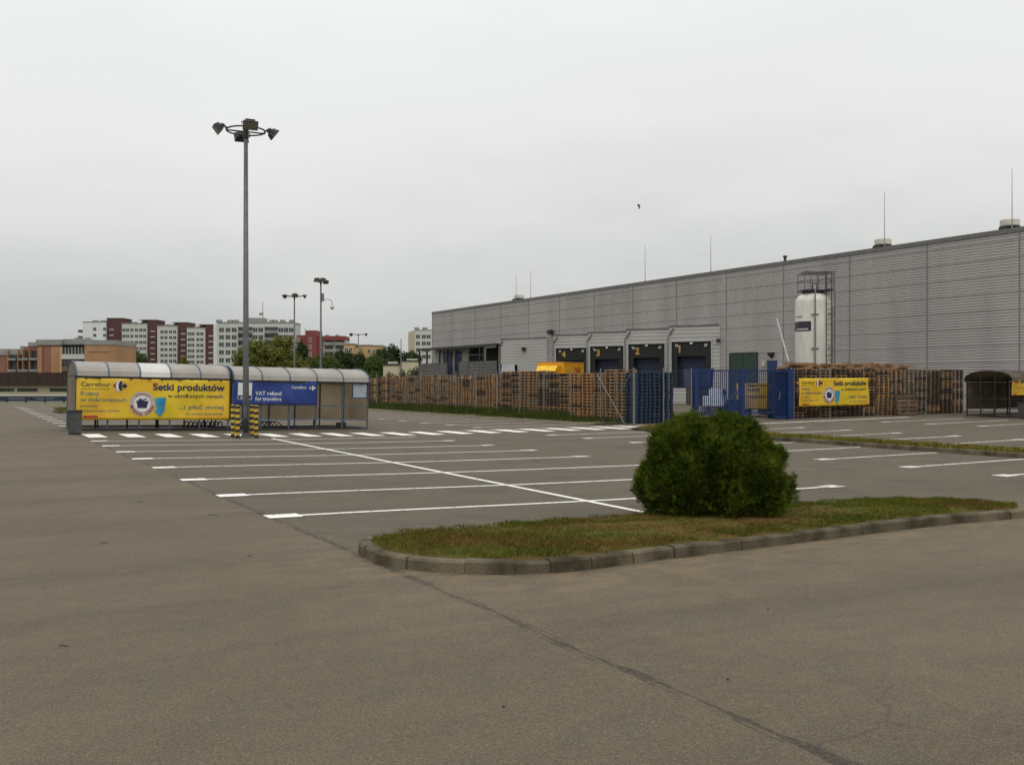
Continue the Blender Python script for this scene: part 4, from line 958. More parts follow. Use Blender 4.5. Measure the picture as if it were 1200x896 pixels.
# local x = across the front (left corner to right corner), local y = rearwards
W_ = 2.35
tr.rotation_euler = (0, 0, math.atan2(-math.cos(A30), math.sin(A30)))
q = MB(); q.box((0, 1.0, .95), (W_, 4.75, 3.24)); cb = q.build('cargo_box', M['dyellow'], tr)
q = MB(); q.box((-.02, .99, 3.2), (W_ + .02, 4.77, 3.27)); q.build('box_rim', M['orange'], cb)
vs, fs = text('DHL', .04); q = MB(); q.add([(W_ + .006, 2.95 + vx * .62, 2.25 + vy * .8) for vx, vy in vs], [f for f in fs]); q.build('side_lettering', M['red'], cb)
q = MB(); q.add([(.12, -.5, .7), (W_ - .12, -.5, .7), (W_ - .12, .95, .7), (.12, .95, .7), (.14, -.5, 1.35), (W_ - .14, -.5, 1.35), (W_ - .2, -.1, 2.15), (.2, -.1, 2.15), (W_ - .2, .95, 2.2), (.2, .95, 2.2)],
                [(3, 2, 1, 0), (0, 1, 5, 4), (4, 5, 6, 7), (7, 6, 8, 9), (1, 2, 8, 6, 5), (3, 0, 4, 7, 9), (2, 3, 9, 8)]); cab = q.build('cab', M['dyellow'], tr)
q = MB(); q.add([(.28, -.465, 1.42), (W_ - .28, -.465, 1.42), (W_ - .3, -.13, 2.1), (.3, -.13, 2.1)], [(0, 1, 2, 3)]); q.build('windscreen', M['glass'], cab)
q = MB(); q.add([(.25, -.05, 2.2), (1.9, -.05, 2.2), (1.9, .9, 2.2), (.25, .9, 2.2), (.22, .5, 2.92), (2.05, .5, 2.92), (2.05, .95, 2.95), (.22, .95, 2.95)], [(0, 1, 5, 4), (1, 2, 6, 5), (2, 3, 7, 6), (3, 0, 4, 7), (4, 5, 6, 7)]); fa = q.build('roof_fairing', M['fair'], cab)
q = MB(); vs, fs = text('DHL', .04); q.add([(.6 + vx * .5, -.06 + (2.28 + vy * .36 - 2.2) * .76 - .02, 2.28 + vy * .36) for vx, vy in vs], fs); q.build('fairing_lettering', M['red'], fa)
for x in (.1, W_ - .35):
    for y in (.35, 3.8):
        q = MB(); q.tube([(x, y, .42), (x + .25, y, .42)], .42, 18); w = q.build('wheel', M['black'], tr)
for x in (.3, W_ - .6): bx((x, -.52, .8), (x + .3, -.505, 1.0)).build('headlight', M['white'], tr)

# nitrogen tank
tz = at(952.5, 57.5); tk = thing('storage_tank', 'tall white upright gas tank with ladder and top platform by the wall', 'tank', (tz[0], tz[1], 0), -YAW)
q = MB(); q.lathe([(.3, .55), (.8, .62), (1.0, .85), (1.02, 1.0), (1.02, 6.35), (.97, 6.55), (.8, 6.78), (.5, 6.9), (.05, 6.94)], n=40); q.build('body', M['tankw'], tk, smooth=True)
for k in range(3): a = k * 2.094 + .5; bx((.7 * math.cos(a) - .1, .7 * math.sin(a) - .1, 0), (.7 * math.cos(a) + .1, .7 * math.sin(a) + .1, .8)).build('leg', M['tankw'], tk)
q = MB(); n = 10
for (z0, z1, mi) in ((4.62, 5.2, 0),):
    vs = []
    for k in range(n + 1):
        a = math.pi * .95 + (math.pi * 1.375 - math.pi * .95) * k / n
        for z in (z0, z1): vs.append((1.028 * math.cos(a), 1.028 * math.sin(a), z))
    q.add(vs, [(2 * k, 2 * k + 2, 2 * k + 3, 2 * k + 1) for k in range(n)])
pl = q.build('name_plate', M['purple'], tk)
q = MB()
for k in range(8):
    a0 = math.pi * (1.06 + .034 * k); a1 = a0 + math.pi * .024; q.add([(1.034 * math.cos(a), 1.034 * math.sin(a), z) for a, z in ((a0, 4.7), (a1, 4.7), (a1, 4.78), (a0, 4.78))], [(0, 1, 2, 3)])
q.build('plate_marks', M['white'], pl)
q = MB()
for k in range(5):
    a0 = math.pi * (1.02 + .04 * k); a1 = a0 + math.pi * .035; q.add([(1.028 * math.cos(a), 1.028 * math.sin(a), z) for a, z in ((a0, 5.45), (a1, 5.45), (a1, 5.52), (a0, 5.52))], [(0, 1, 2, 3)])
q.build('faint_marks', M['steel'], tk)
q = MB(); q.box((-.62, -.92, 1.9), (-.5, -.85, 2.05)); q.tube([(-.55, -.9, 1.7), (-.55, -1.1, 1.7), (-.2, -1.15, 1.5), (-.2, -1.15, .3)], .03, 6); q.build('valve', M['darkmetal'], tk)
q = MB(); q.tube([(-.2, -1.1, .3), (-.2, -1.1, 7.1), (-.2, -.8, 7.3)], .045, 8)
for z in (2.2, 3.6, 5.6): q.box((-.42, -1.07, z - .03), (.04, -1.0, z + .03))
q.build('riser_pipe', M['steel'], tk)
q = MB(); q.tube([(1.0, -.5, .2), (1.0, -.5, 6.0)], .05, 8); q.tube([(1.24, -.2, .2), (1.24, -.2, 8.12)], .045, 6)
for z in (3.65, 5.65): q.box((.5, -.8, z - .04), (1.0, -.74, z + .04))
q.build('side_pipe', M['steel'], tk)
q = MB()
for x in (.5, .8): q.tube([(x, -.98, .3), (x, -.98, 8.1)], .022, 6)
for k in range(26): q.tube([(.5, -.98, .5 + k * .3), (.8, -.98, .5 + k * .3)], .015, 5)
for z in (3.2, 5, 6.8): q.box((.5, -.97, z), (.53, -.6, z + .04)); q.box((.77, -.97, z), (.8, -.5, z + .04))
q.build('ladder', M['darkmetal'], tk)
q = MB(); q.box((-.72, -.72, 7.0), (1.0, .75, 7.08)); q.box((-.6, -.1, 6.85), (-.5, .0, 7)); q.box((.5, -.1, 6.85), (.6, 0, 7)); q.tube([(-.1, -.3, 7.08), (-.1, -.3, 7.45), (.15, -.3, 7.45), (.15, -.3, 7.08)], .04, 6); q.build('platform', M['darkmetal'], tk)
q = MB()
for x, y in ((-.7, -.7), (-.7, .7), (.05, -.7), (.98, -.7), (.98, .7), (.55, -.7), (.1, .7), (.55, .7)): q.box((x - .018, y - .018, 7.08), (x + .018, y + .018, 8.1))
for z in (7.6, 8.06):
    q.box((-.7, -.715, z), (1.0, -.685, z + .035)); q.box((-.7, .685, z), (1.0, .715, z + .035)); q.box((-.715, -.7, z), (-.685, .7, z + .035)); q.box((.97, -.7, z), (1.0, .7, z + .035))
for y in (-.7, -.35, 0, .35, .7): q.box((-.7, y - .03, 8.11), (1.15, y + .03, 8.14))
q.build('railing', M['mast'], tk)

# raised white barrier arm
b0 = at(931, 58); br = thing('barrier', 'raised white barrier arm leaning beside the white tank', 'barrier', (b0[0], b0[1], 0), -YAW)
q = MB(); q.box((-.05, -.18, 0), (.35, .18, 1.05)); q.box((-.08, -.2, 1.05), (.38, .2, 1.1)); q.build('housing', M['gateblue'], br)
q = MB(); q.tube([(.12, -.24, .95), (-1.13, -.24, 5.4)], .05, 8); q.tube([(.12, -.24, .95), (.2, -.24, .66)], .08, 8); q.build('arm', M['white'], br)
# things standing in the yard
x, y = at(891, 47); bl = thing('baler', 'yellow compactor container with dark marks standing behind the blue gate', 'container', (x, y, 0), -YAW + .05)
q = MB(); q.add([(-.66, 0, .3), (.68, 0, .3), (.68, 1.8, .3), (-.66, 1.8, .3), (-.7, 0, 1.56), (.7, 0, 1.56), (.7, 1.8, 1.56), (-.7, 1.8, 1.56)], [(3, 2, 1, 0), (0, 1, 5, 4), (1, 2, 6, 5), (2, 3, 7, 6), (3, 0, 4, 7), (4, 5, 6, 7)])
for z in (.34, .95, 1.5): q.box((-.72, -.05, z), (.73, -.005, z + .07))
q.build('body', M['baler'], bl); q = MB()
for k in range(6): q.box((-.62 + k * .1, -.012, 1.18), (-.55 + k * .1, -.006, 1.32)); 
q.box((-.5, -.012, 1.4), (-.3, -.006, 1.5)); q.build('dark_marks', M['brown'], bl)
for s in (-.55, .4): bx((s, .1, 0), (s + .15, 1.7, .3)).build('skid', M['darkmetal'], bl)
x, y = at(841, 46.5); wl = thing('wrapped_load', 'pale blue white plastic wrapped pallet load behind the gate bars', 'load', (x, y, 0), -YAW)
q = MB(); 
for (a, b, c, d, h0, h1) in ((-.3, 0, .1, .75, .14, .95), (.1, .02, .42, .7, .14, .9), (-.62, .1, -.3, .6, .14, .62)): q.box((a + .004, b, h0 + .34), (c - .004, d, h1 + .34))
q.build('bundle', M['wrap'], wl); q = MB()
for k in range(4): q.box((-.64, .05, .02 + k * .115), (.44, .7, .09 + k * .115)); 
q.build('base_pallets', M['wood4'], wl)
x, y = at(860, 46); st = thing('pallet_stacker', 'dark blue hand stacker truck with slanting mast behind the gate bars', 'stacker', (x, y, 0), -YAW)
q = MB(); q.box((-.35, 0, .12), (.4, .6, .55)); q.box((-.2, .05, .55), (.38, .55, .8)); q.build('body', M['gateblue'], st)
q = MB(); 
for s in (0, .4): q.tube([(-.3, s, .3), (-.42, s, 1.3)], .035, 6); q.tube([(-.36, s, .55), (.42, s, 1.35)], .03, 6)
q.tube([(-.42, 0, 1.28), (-.42, .4, 1.28)], .03, 6); q.build('mast', M['gateblue'], st)
for s in (-.25, .3):
    q = MB(); q.tube([(s, .05, .1), (s, .16, .1)], .1, 12); q.build('wheel', M['black'], st)
x, y = at(824, 52); sk = thing('roll_off_skip', 'royal blue steel skip behind the gate bars, over a dark block for shade and cart', 'skip', (x, y, 0), -YAW)
q = MB(); q.add([(-.6, 0, 1.35), (.52, 0, 1.35), (.52, 2.2, 1.35), (-.6, 2.2, 1.35), (-.66, -.05, 2.35), (.58, -.05, 2.35), (.58, 2.3, 2.35), (-.66, 2.3, 2.35)], [(3, 2, 1, 0), (0, 1, 5, 4), (1, 2, 6, 5), (2, 3, 7, 6), (3, 0, 4, 7), (4, 5, 6, 7)])
for k in range(5): q.box((-.58 + k * .26, -.1, 1.36), (-.52 + k * .26, .0, 2.34))
q.build('hopper', M['gateblue'], sk)
q = MB(); q.box((-.55, .05, .35), (.45, 2.1, 1.34)); q.box((-.6, .0, .95), (.5, .04, 1.05)); q.build('frame', M['darkmetal'], sk)  # dark block stands in for the shadow and cart below the hopper
for s in (-.5, .3):
    q = MB(); q.tube([(s, .3, .3), (s + .16, .3, .3)], .3, 14); q.build('wheel', M['black'], sk)

# ------------------------------------------------------------------ distant buildings
def frame_of(px0, px1, Y0, Y1=None):
    a = Vector(at(px0, Y0)); b = Vector(at(px1, Y1 or Y0)); return a, b, (b - a).length, math.atan2(b.y - a.y, b.x - a.x)
WIN = {}
def win_mesh(w, h):
    k = (round(w, 2), round(h, 2))
    if k not in WIN:
        q = MB(); q.box((-w / 2 - .1, -.06, -.1), (w / 2 + .1, -.02, 0), 1); q.box((-w / 2 - .1, -.06, h), (w / 2 + .1, -.02, h + .1), 1)
        for x in (-w / 2 - .1, w / 2, -.04): q.box((x, -.055, 0), (x + .1, -.02, h), 1)
        q.box((-w / 2, -.035, 0), (-.04, -.005, h)); q.box((.06, -.035, 0), (w / 2, -.005, h)); WIN[k] = q.mesh('window', [M['winm'], M['winf']])
    return WIN[k]
def windows(root, a_px, Y, cols, rows, w, h, pxm):     # cols: x in photo columns relative to a_px, rows: photo rows
    for c in cols:
        for r in rows: link('window', win_mesh(w, h), root, ((c - a_px) * pxm, 0, hz(r, Y) - h / 2))
# stepped row of white flats with maroon stair towers
Yf = 446.
SEC = [('white gabled apartment block with a maroon tower, leftmost of the flats row', 97, 124, 377.5, 124, 142.6, 373, [111, 126 - 3.2], [385.5, 392.8, 400], None, 'flatwhite2'),
       ('white apartment block with maroon tower, second along the flats row', 142.8, 172, 379.5, 163, 182.3, 375, [145.2, 149.5, 154.5, 160, 165, 169.5], [386.6, 393.8, 401, 408.2, 415.4], None, 'flatw'),
       ('white apartment block with maroon tower, third along the flats row', 184.3, 207.6, 382.2, 201, 218.8, 378, [189.8, 194.5, 200, 204.8], [388.8, 395.5, 402.5, 409.5, 416.3, 423], None, 'flatw'),
       ('white apartment block with maroon tower, nearest the tall pale block', 219, 240, 384.5, 231.5, 248.8, 380.5, [221.8, 226, 232, 236.6], [391, 397.8, 404.4, 411, 417.6, 424], None, 'flatw')]
for i, (lab, x0, x1, yt, t0, t1, ty, cols, rows, _, wm) in enumerate(SEC):
    Y = Yf - 8 * i; a, b, L, ang = frame_of(x0, x1, Y); pm = L / (x1 - x0)
    root = thing('apartment_block', lab, 'apartment block', (a.x, a.y, 0), ang, 'flats with maroon towers'); zt = hz(yt, Y)
    w = bx((0, 0, 0), (L, 14, zt)).build('wall', M[wm], root)
    q = MB(); q.box((-.15, -.15, zt), (L + .15, 14.1, zt + .35)); 
    for k in (.25, .6): q.box((L * k, 4, zt + .35), (L * k + 2.2, 6, zt + 1.2))
    q.build('roof', M['parap'], root)
    q = MB(); X0, X1 = (t0 - x0) * pm, (t1 - x0) * pm; zz = hz(ty, Y)
    if X0 < L: q.box((X0, 3.5, zt + .36), (L + .01, 9, zz), 1); q.box((L + .02, 1.2, 0), (X1, 12, zz), 0)
    else: q.box((X0, 1.2, 0), (X1, 12, zz), 0); q.box((X0 - .3, 2, zt - 3), (X0 - .01, 9, zz - .3), 1)
    q.box((min(X0, L) - .2 if X0 < L else X0 - .4, 1, zz), (X1 + .2, 12.2, zz + .3), 1)
    tw = q.build('stair_tower', [M['maroon'], M['maroon2']], root)
    windows(root, x0, Y, cols, rows, 1.35, 1.3, pm)
    q = MB()
    for r in [ty + 13 + 6.6 * k for k in range(8)]:
        if r < 430: q = MB(); q.box((max(X0, L) + 1.2, 1.12, hz(r, Y) - .2), (max(X0, L) + 3.2, 1.19, hz(r, Y) + .25)); q.build('window', M['winf'], tw)
    if i == 0:
        q = MB()
        for k in range(3): z = zt - 4.5 - 2.85 * k; q.box((-2.6, 1, z - .15), (-.05, 5, z)); q.box((-2.6, .9, z), (-.05, 1, z + 1.1)); q.box((-.4, 1.0, z), (-.1, 4.9, z + 2.6))
        q.build('balcony', M['maroon2'], root)
# tall pale block behind the big tree
Y = 360.; a, b, L, ang = frame_of(254.5, 344, Y); pm = L / 89.5
root = thing('apartment_block', 'tall pale grey apartment block with recessed balconies behind the leafy tree', 'apartment block', (a.x, a.y, 0), ang)
zt = hz(378.3, Y); bx((0, 0, 0), (L, 12, zt)).build('wall', M['flatw'], root)
q = MB(); q.box((-1.7, 1.0, 0), (-.02, 11, zt - .4)); q.build('side_wing', M['flatwhite2'], root)
q = MB(); q.box((-.2, -.2, zt), (L + .2, 12.2, zt + .3)); q.box((10, 3, zt + .3), (16.5, 9, zt + 2.1)); 
for px in (254, 267, 274, 316, 320, 329, 340): q.box(((px - 254.5) * pm - .9, 2, zt + .3), ((px - 254.5) * pm + .9, 4, zt + 1.3))
q.tube([((305.5 - 254.5) * pm, 3, zt + .3), ((305.5 - 254.5) * pm, 3, zt + 8)], .12, 5); q.box(((303.5 - 254.5) * pm - .6, 2.6, zt + 3), ((305.5 - 254.5) * pm + .2, 3.2, zt + 4)); q.build('roof', M['parap'], root)
rows = [386.5, 395, 403.7, 412.8, 422]
windows(root, 254.5, Y, [259.6, 267.2, 274.2, 299, 305.5, 329, 335, 341.3], rows, 1.7, 1.6, pm)
for px0, px1 in ((280, 296), (311, 326)):
    for r in rows:
        q = MB(); x0, x1, z = (px0 - 254.5) * pm, (px1 - 254.5) * pm, hz(r, Y) - 1.2; q.box((x0, -1.1, z - .12), (x1, -.02, z)); q.box((x0, -1.15, z), (x1, -1.05, z + .95)); q.box((x0, -.05, z + .95), (x1, -.02, z + 2.3), 1); q.box((x0 - .1, -1.1, z), (x0 - .01, -.02, z + 2.5))
        q.build('balcony', [M['parap'], M['winm']], root)
# red block
Y = 330.; a, b, L, ang = frame_of(347, 404, Y); pm = L / 57
root = thing('apartment_block', 'brick red apartment block with a taller red tower seen over trees', 'apartment block', (a.x, a.y, 0), ang)
X = lambda p: (p - 347) * pm
q = MB(); q.box((X(347), .6, 0), (X(358), 10, hz(392.5, Y))); q.box((X(358.02), 0, 0), (X(371), 10, hz(387, Y))); q.box((X(371.02), .8, 0), (X(377.5), 10, hz(393.5, Y))); q.box((X(377.52), -.1, hz(398.5, Y)), (X(404), 10, hz(393.5, Y))); q.build('wall', M['redw'], root)
q = MB(); q.box((X(377.55), 1.2, 0), (X(403.9), 9.9, hz(398.5, Y) - .01)); q.build('rear_wall', M['flatw'], root)
q = MB(); 
for p in (380, 392): q.box((X(p), 2, hz(393.5, Y)), (X(p + 3), 4, hz(391.8, Y)))
q.tube([(X(356), 2, hz(392, Y)), (X(356), 2, hz(383, Y))], .1, 5); q.build('roof', M['parap'], root)
for r in (404, 412, 420):
    for p in (379, 391.5):
        q = MB(); z = hz(r, Y); q.box((X(p), -.1, z - .1), (X(p + 11), 1.18, z + .05)); q.box((X(p), -.12, z + .05), (X(p + 11), -.04, z + .9)); q.box((X(p) + .3, 1.12, z + .9), (X(p + 10.5), 1.19, z + 2), 1); q.build('balcony', [M['parap'], M['winm']], root)
windows(root, 347, Y, [350, 363.5], [398, 406.5, 415], .7, 1.3, pm)
# yellow houses
for lab, p0, p1, yt, Y in (('yellow house roof showing right of the red block', 403, 414.5, 403.5, 300), ('yellow stepped house behind the distant twin lamp mast', 419.5, 436, 405, 305), ('yellow house with a flat dark rimmed roof behind dark trees', 435.5, 447.5, 405.5, 295)):
    a, b, L, ang = frame_of(p0, p1, Y); root = thing('yellow_house', lab, 'house', (a.x, a.y, 0), ang, 'yellow houses beyond the trees'); zt = hz(yt, Y)
    q = MB(); q.box((0, 0, 0), (L, 8, zt)); q.box((L + .01, 1, 0), (L + 1.6, 8, zt - 1.2)); q.build('wall', M['yelw'], root); q = MB(); q.box((-.2, -.2, zt), (L + .2, 8.2, zt + .35)); q.box((L + .25, 1, zt - 1.19), (L + 1.7, 8, zt - 1.0)); q.build('roof', M['parap'], root)
    windows(root, p0, Y, [p0 + 3, p1 - 3.5], [yt + 6.5, yt + 15], .9, 1.2, L / (p1 - p0))
# cream block left of the warehouse
Y = 400.; a, b, L, ang = frame_of(486, 512, Y); pm = L / 26
root = thing('apartment_block', 'cream apartment block rising behind the warehouse corner', 'apartment block', (a.x, a.y, 0), ang); zt = hz(387, Y)
bx((0, 0, 0), (L, 12, zt)).build('wall', M['flatw'], root)
q = MB(); q.add([(0, .05, 0), (0, 14, 0), (-4.2, 14, 0), (0, .05, zt), (0, 14, zt), (-4.2, 14, zt)], [(0, 3, 5, 2), (3, 4, 5), (2, 5, 4, 1)]); q.build('side_wall', M['cream'], root)
q = MB(); q.box((-.1, -.1, zt), (L + .1, 12, zt + .3)); q.box((X(347) - .5, 3, zt + .3), (1.4, 5, zt + 1.4)); q.box(((494 - 486) * pm, 3, zt + .3), ((500 - 486) * pm, 5, zt + 1.4)); q.build('roof', M['parap'], root)
windows(root, 486, Y, [489.8, 496.7, 502.2], [394.4, 402.3, 410, 417.8], 1.6, 1.5, pm)
# low beige sheds between the trees
for lab, p0, p1, yt, Y in (('low beige shed wall between dark trees left of the warehouse', 449, 466, 428, 130), ('low beige wall under the cream block beside the ramp', 470, 490, 423.5, 170)):
    a, b, L, ang = frame_of(p0, p1, Y); root = thing('low_shed', lab, 'shed', (a.x, a.y, 0), ang); zt = hz(yt, Y)
    bx((0, 0, 0), (L, 4, zt)).build('wall', M['cream'], root); q = MB(); q.box((-.1, -.1, zt), (L + .1, 4.1, zt + .22)); q.build('roof', M['darkmetal'], root); q = MB(); q.box((L * .3, .5, zt + .22), (L * .9, 2, zt + .5)); q.build('roof_light', M['ventw'], root)
# orange apartment house on the left
Y = 220.
def ob(px): return (px - 41) * (220 / F)
a = Vector(at(41, Y)); b = Vector(at(136, Y)); root = thing('apartment_house', 'low orange and brick apartment house with grey parapets and balconies', 'apartment house', (a.x, a.y, 0), math.atan2(b.y - a.y, b.x - a.x))
q = MB(); z1 = hz(404, Y); q.box((ob(41), 1.0, 0), (ob(71), 12, z1 - .02), 1); q.box((ob(71), 3.0, 0), (ob(99), 12, z1 - .03), 0); q.box((ob(99), 0, 0), (ob(135.5), 12, z1), 0)
q.box((ob(41) + .3, .6, 0), (ob(47.5), .99, z1 - .5), 0); q.box((ob(58), .7, 0), (ob(70.5), .99, z1 - .4), 0); q.box((ob(69), .4, 0), (ob(71.2), 2.9, z1 - .5), 2)
q.build('wall', [M['orange'], M['pink'], M['yelw']], root)
q = MB(); q.box((ob(41) - .2, .7, z1), (ob(71), 12, hz(397.6, Y))); q.box((ob(71), 1.5, z1), (ob(99), 12, hz(396.8, Y))); q.box((ob(99), -.15, z1), (ob(136), 12, hz(398.5, Y)))
for p in (78, 90): q.box((ob(p), 4, hz(396.5, Y)), (ob(p + 4), 6, hz(394.5, Y)))
q.build('parapet', M['parap'], root)
for r in (419.6, 434):
    q = MB(); z = hz(r, Y); q.box((ob(71.3), .3, z - .18), (ob(99), 2.98, z)); q.box((ob(71.3), .3, z), (ob(99), .4, z + .95)); 
    for k in range(8): q.box((ob(71.5 + 3.9 * k), .28, z + .95), (ob(72 + 3.9 * k), .4, z + 2.6))
    q.box((ob(71.3), .5, z + 1.0), (ob(98.8), .56, z + 2.5), 1); q.build('balcony', [M['winf'] if r < 425 else M['maroon2'], M['winm']], root)
q = MB(); q.box((ob(71.2), .15, hz(403.2, Y) - .3), (ob(99), 2.9, hz(403.2, Y))); q.build('balcony_roof', M['darkmetal'], root)
q = MB(); q.box((ob(104), -.06, hz(412.2, Y) - .08), (ob(128), -.02, hz(412.2, Y) + .08)); q.build('wall_sign_line', M['maroon2'], root)
# lower wings stepping down to the left
q = MB(); q.box((ob(22), 2.4, 0), (ob(40.9), 14, hz(405.5, Y)), 0); q.box((ob(-60), 5, 0), (ob(21.9), 16, hz(415, Y)), 0); q.build('wing_wall', [M['pink']], root)
q = MB(); q.box((ob(27), 2.2, hz(405.4, Y)), (ob(40.8), 14, hz(400.5, Y))); q.add([(ob(-60), 4.7, hz(414.9, Y)), (ob(22), 4.7, hz(414.9, Y)), (ob(22), 4.7, hz(408, Y)), (ob(-60), 4.7, hz(419, Y) + 2.2), (ob(-60), 16, hz(414.9, Y)), (ob(22), 16, hz(414.9, Y)), (ob(22), 16, hz(408, Y)), (ob(-60), 16, hz(419, Y) + 2.2)], [(0, 1, 2, 3), (3, 2, 6, 7), (1, 5, 6, 2)])
q.box((ob(5), 7, hz(412, Y)), (ob(8), 9, hz(404, Y))); q.build('wing_roof', M['parap'], root)
for r in (421, 434.5):
    for p0, p1, y in ((22.5, 29, 2.38), (30.5, 40.5, 2.38), (10, 21, 4.98), (-2, 8, 4.98)):
        q = MB(); z = hz(r, Y); q.box((ob(p0), y - 1.1, z - .15), (ob(p1), y - .01, z)); q.box((ob(p0), y - 1.12, z), (ob(p1), y - 1.05, z + .35)); q.box((ob(p0) + .2, y - .05, z + .1), (ob(p1) - .2, y - .01, z + 2.1), 1); q.box((ob(p0), y - 1.1, z), (ob(p0) + .15, y - .06, z + 2.4), 2); q.build('balcony', [M['parap'], M['winm'], M['orange']], root)
# long low building with deep brown fascia
Y = 108.; a, b, L, ang = frame_of(-60, 250, Y); pm = L / 310
root = thing('low_building', 'long low cream building under a deep dark brown fascia at the far left', 'building', (a.x, a.y, -.2), ang)
z0, z1 = hz(451.2, Y) + .2, hz(436.3, Y) + .2
bx((0, .6, 0), (L, 8, z0 + .1)).build('wall', M['cream'], root); q = MB(); q.box((-.3, 0, z0), (L + .3, 8.3, z1)); 
k = 0
while k < L: q.box((k, -.03, z0 + .02), (k + .06, -.002, z1 - .02)); k += 1.1
q.build('fascia', M['shedbrown'], root)
for p0, p1 in ((-30, 13), (18, 40.5), (56, 78), (90, 110), (130, 160)):
    q = MB(); x0, x1 = (p0 + 60) * pm, (p1 + 60) * pm; q.box((x0, .54, .75), (x1, .59, z0 - .35)); 
    n = 8
    for k in range(n + 1): x = x0 + (x1 - x0) * k / n; q.box((x - .03, .48, .75), (x + .03, .535, z0 - .35), 1)
    q.build('window', [M['winm'], M['darkmetal']], root)
Y = 92.; a, b, L, ang = frame_of(-60, 240, Y); o = thing('low_wall', 'low grey concrete wall with pale coping in front of the brown building', 'wall', (a.x, a.y, -.3), ang)
bx((0, 0, 0), (L, .3, hz(463.8, Y) + .3)).build('wall_body', M['lowwall'], o); bx((-.05, -.06, hz(463.8, Y) + .3), (L, .36, hz(462.6, Y) + .3)).build('coping', M['flatw'], o)
Y = 80.; a, b, L, ang = frame_of(-60, 235, Y); root = thing('guard_rail', 'dark blue guard rail along the far edge of the car park', 'guard rail', (a.x, a.y, 0), ang)
q = MB(); q.box((0, -.06, .04), (L, .0, .2)); q.box((0, -.05, .28), (L, .0, .4)); q.build('rail', M['rail'], root)
for k in range(14): bx((k * L / 13.2, .0, -.1), (k * L / 13.2 + .1, .1, .42)).build('post', M['rail'], root)

# ------------------------------------------------------------------ trees
def tree_meshes(name, H_, W_, trunk_h, nclump, per, leaf, m, seed, squash=.8, conic=0):
    rs = np.random.RandomState(seed); q = MB(); cl = []
    for i in range(nclump):
        while True:
            p = rs.uniform(-1, 1, 3)
            if .15 < (p ** 2).sum() < 1: break
        z = trunk_h + (H_ - trunk_h) * (.5 + .47 * p[2]); k = 1 - conic * (.5 + .5 * p[2])
        cl.append((Vector((p[0] * W_ / 2 * .82 * k, p[1] * W_ / 2 * .82 * k, z)), W_ * rs.uniform(.09, .2) * (1 - .4 * conic)))
    for c, r in cl:
        n = int(per * (r / (W_ * .15)) ** 1.5)
        for j in range(n):
            d = rs.randn(3); d /= np.linalg.norm(d); rr = r * rs.uniform(.45, 1.12); p = c + Vector(d) * rr; p.z = max(p.z, .2)
            a = Vector(rs.randn(3)).normalized(); b = a.cross(Vector(rs.randn(3))).normalized(); s = leaf * rs.uniform(.55, 1.25)
            q.add([p - a * s, p + b * s * .55, p + a * s, p - b * s * .55], [(0, 1, 2, 3)])
    crown = q.mesh('crown', M[m]); t = MB(); top = trunk_h + (H_ - trunk_h) * .75; w = .022 * H_ + .06
    t.tube([(0, 0, -.3), (.03, .02, trunk_h * .6), (-.05, .03, trunk_h * 1.3), (.04, 0, top)], [w * 1.2, w * .9, w * .7, w * .15], 9)
    for c, r in cl[::max(1, len(cl) // 9)]:
        z = min(max(trunk_h * .8, c.z * .6), top * .85); t.tube([(0, 0, z), (c.x * .45, c.y * .45, z + (c.z - z) * .6), (c.x, c.y, c.z)], [w * .45, w * .28, w * .08], 6)
    return crown, t.mesh('trunk', M['bark'])
TM = {k: tree_meshes(k, *a) for k, a in dict(
    big=(10, 9.4, 2.0, 60, 170, .3, 'leaf_olive', 1), tallbig=(10.6, 8.2, 1.8, 54, 170, .28, 'leaf_olive', 2), round=(7, 7, 1.2, 44, 170, .25, 'leaf_mid', 3), dark=(8, 6.4, 1.2, 46, 180, .25, 'leaf_dark', 4),
    cone=(9.5, 6.2, .8, 52, 170, .24, 'leaf_dark', 5, .8, .75), shrub=(2.6, 4.2, .2, 34, 130, .14, 'leaf_mid', 6), dshrub=(2.8, 4.6, .2, 36, 140, .14, 'leaf_dark', 7), lime=(7.5, 5.5, 1.0, 40, 150, .25, 'leaf_olive', 8)).items()}
def plant_tree(kind, label, px, Y, top, wpx, cat='tree', name='tree', group=None, rz=0):
    cr, tk_ = TM[kind]; x, y = at(px, Y); h = max(v.co.z for v in cr.vertices); w = max(v.co.x for v in cr.vertices) - min(v.co.x for v in cr.vertices)
    root = thing(name, label, cat, (x, y, 0), rz, group); root.scale = (wpx / F * Y / w, wpx / F * Y / w, hz(top, Y) / h)
    link('crown', cr, root); link('trunk', tk_, root)
G_ = 'trees beyond the car park'
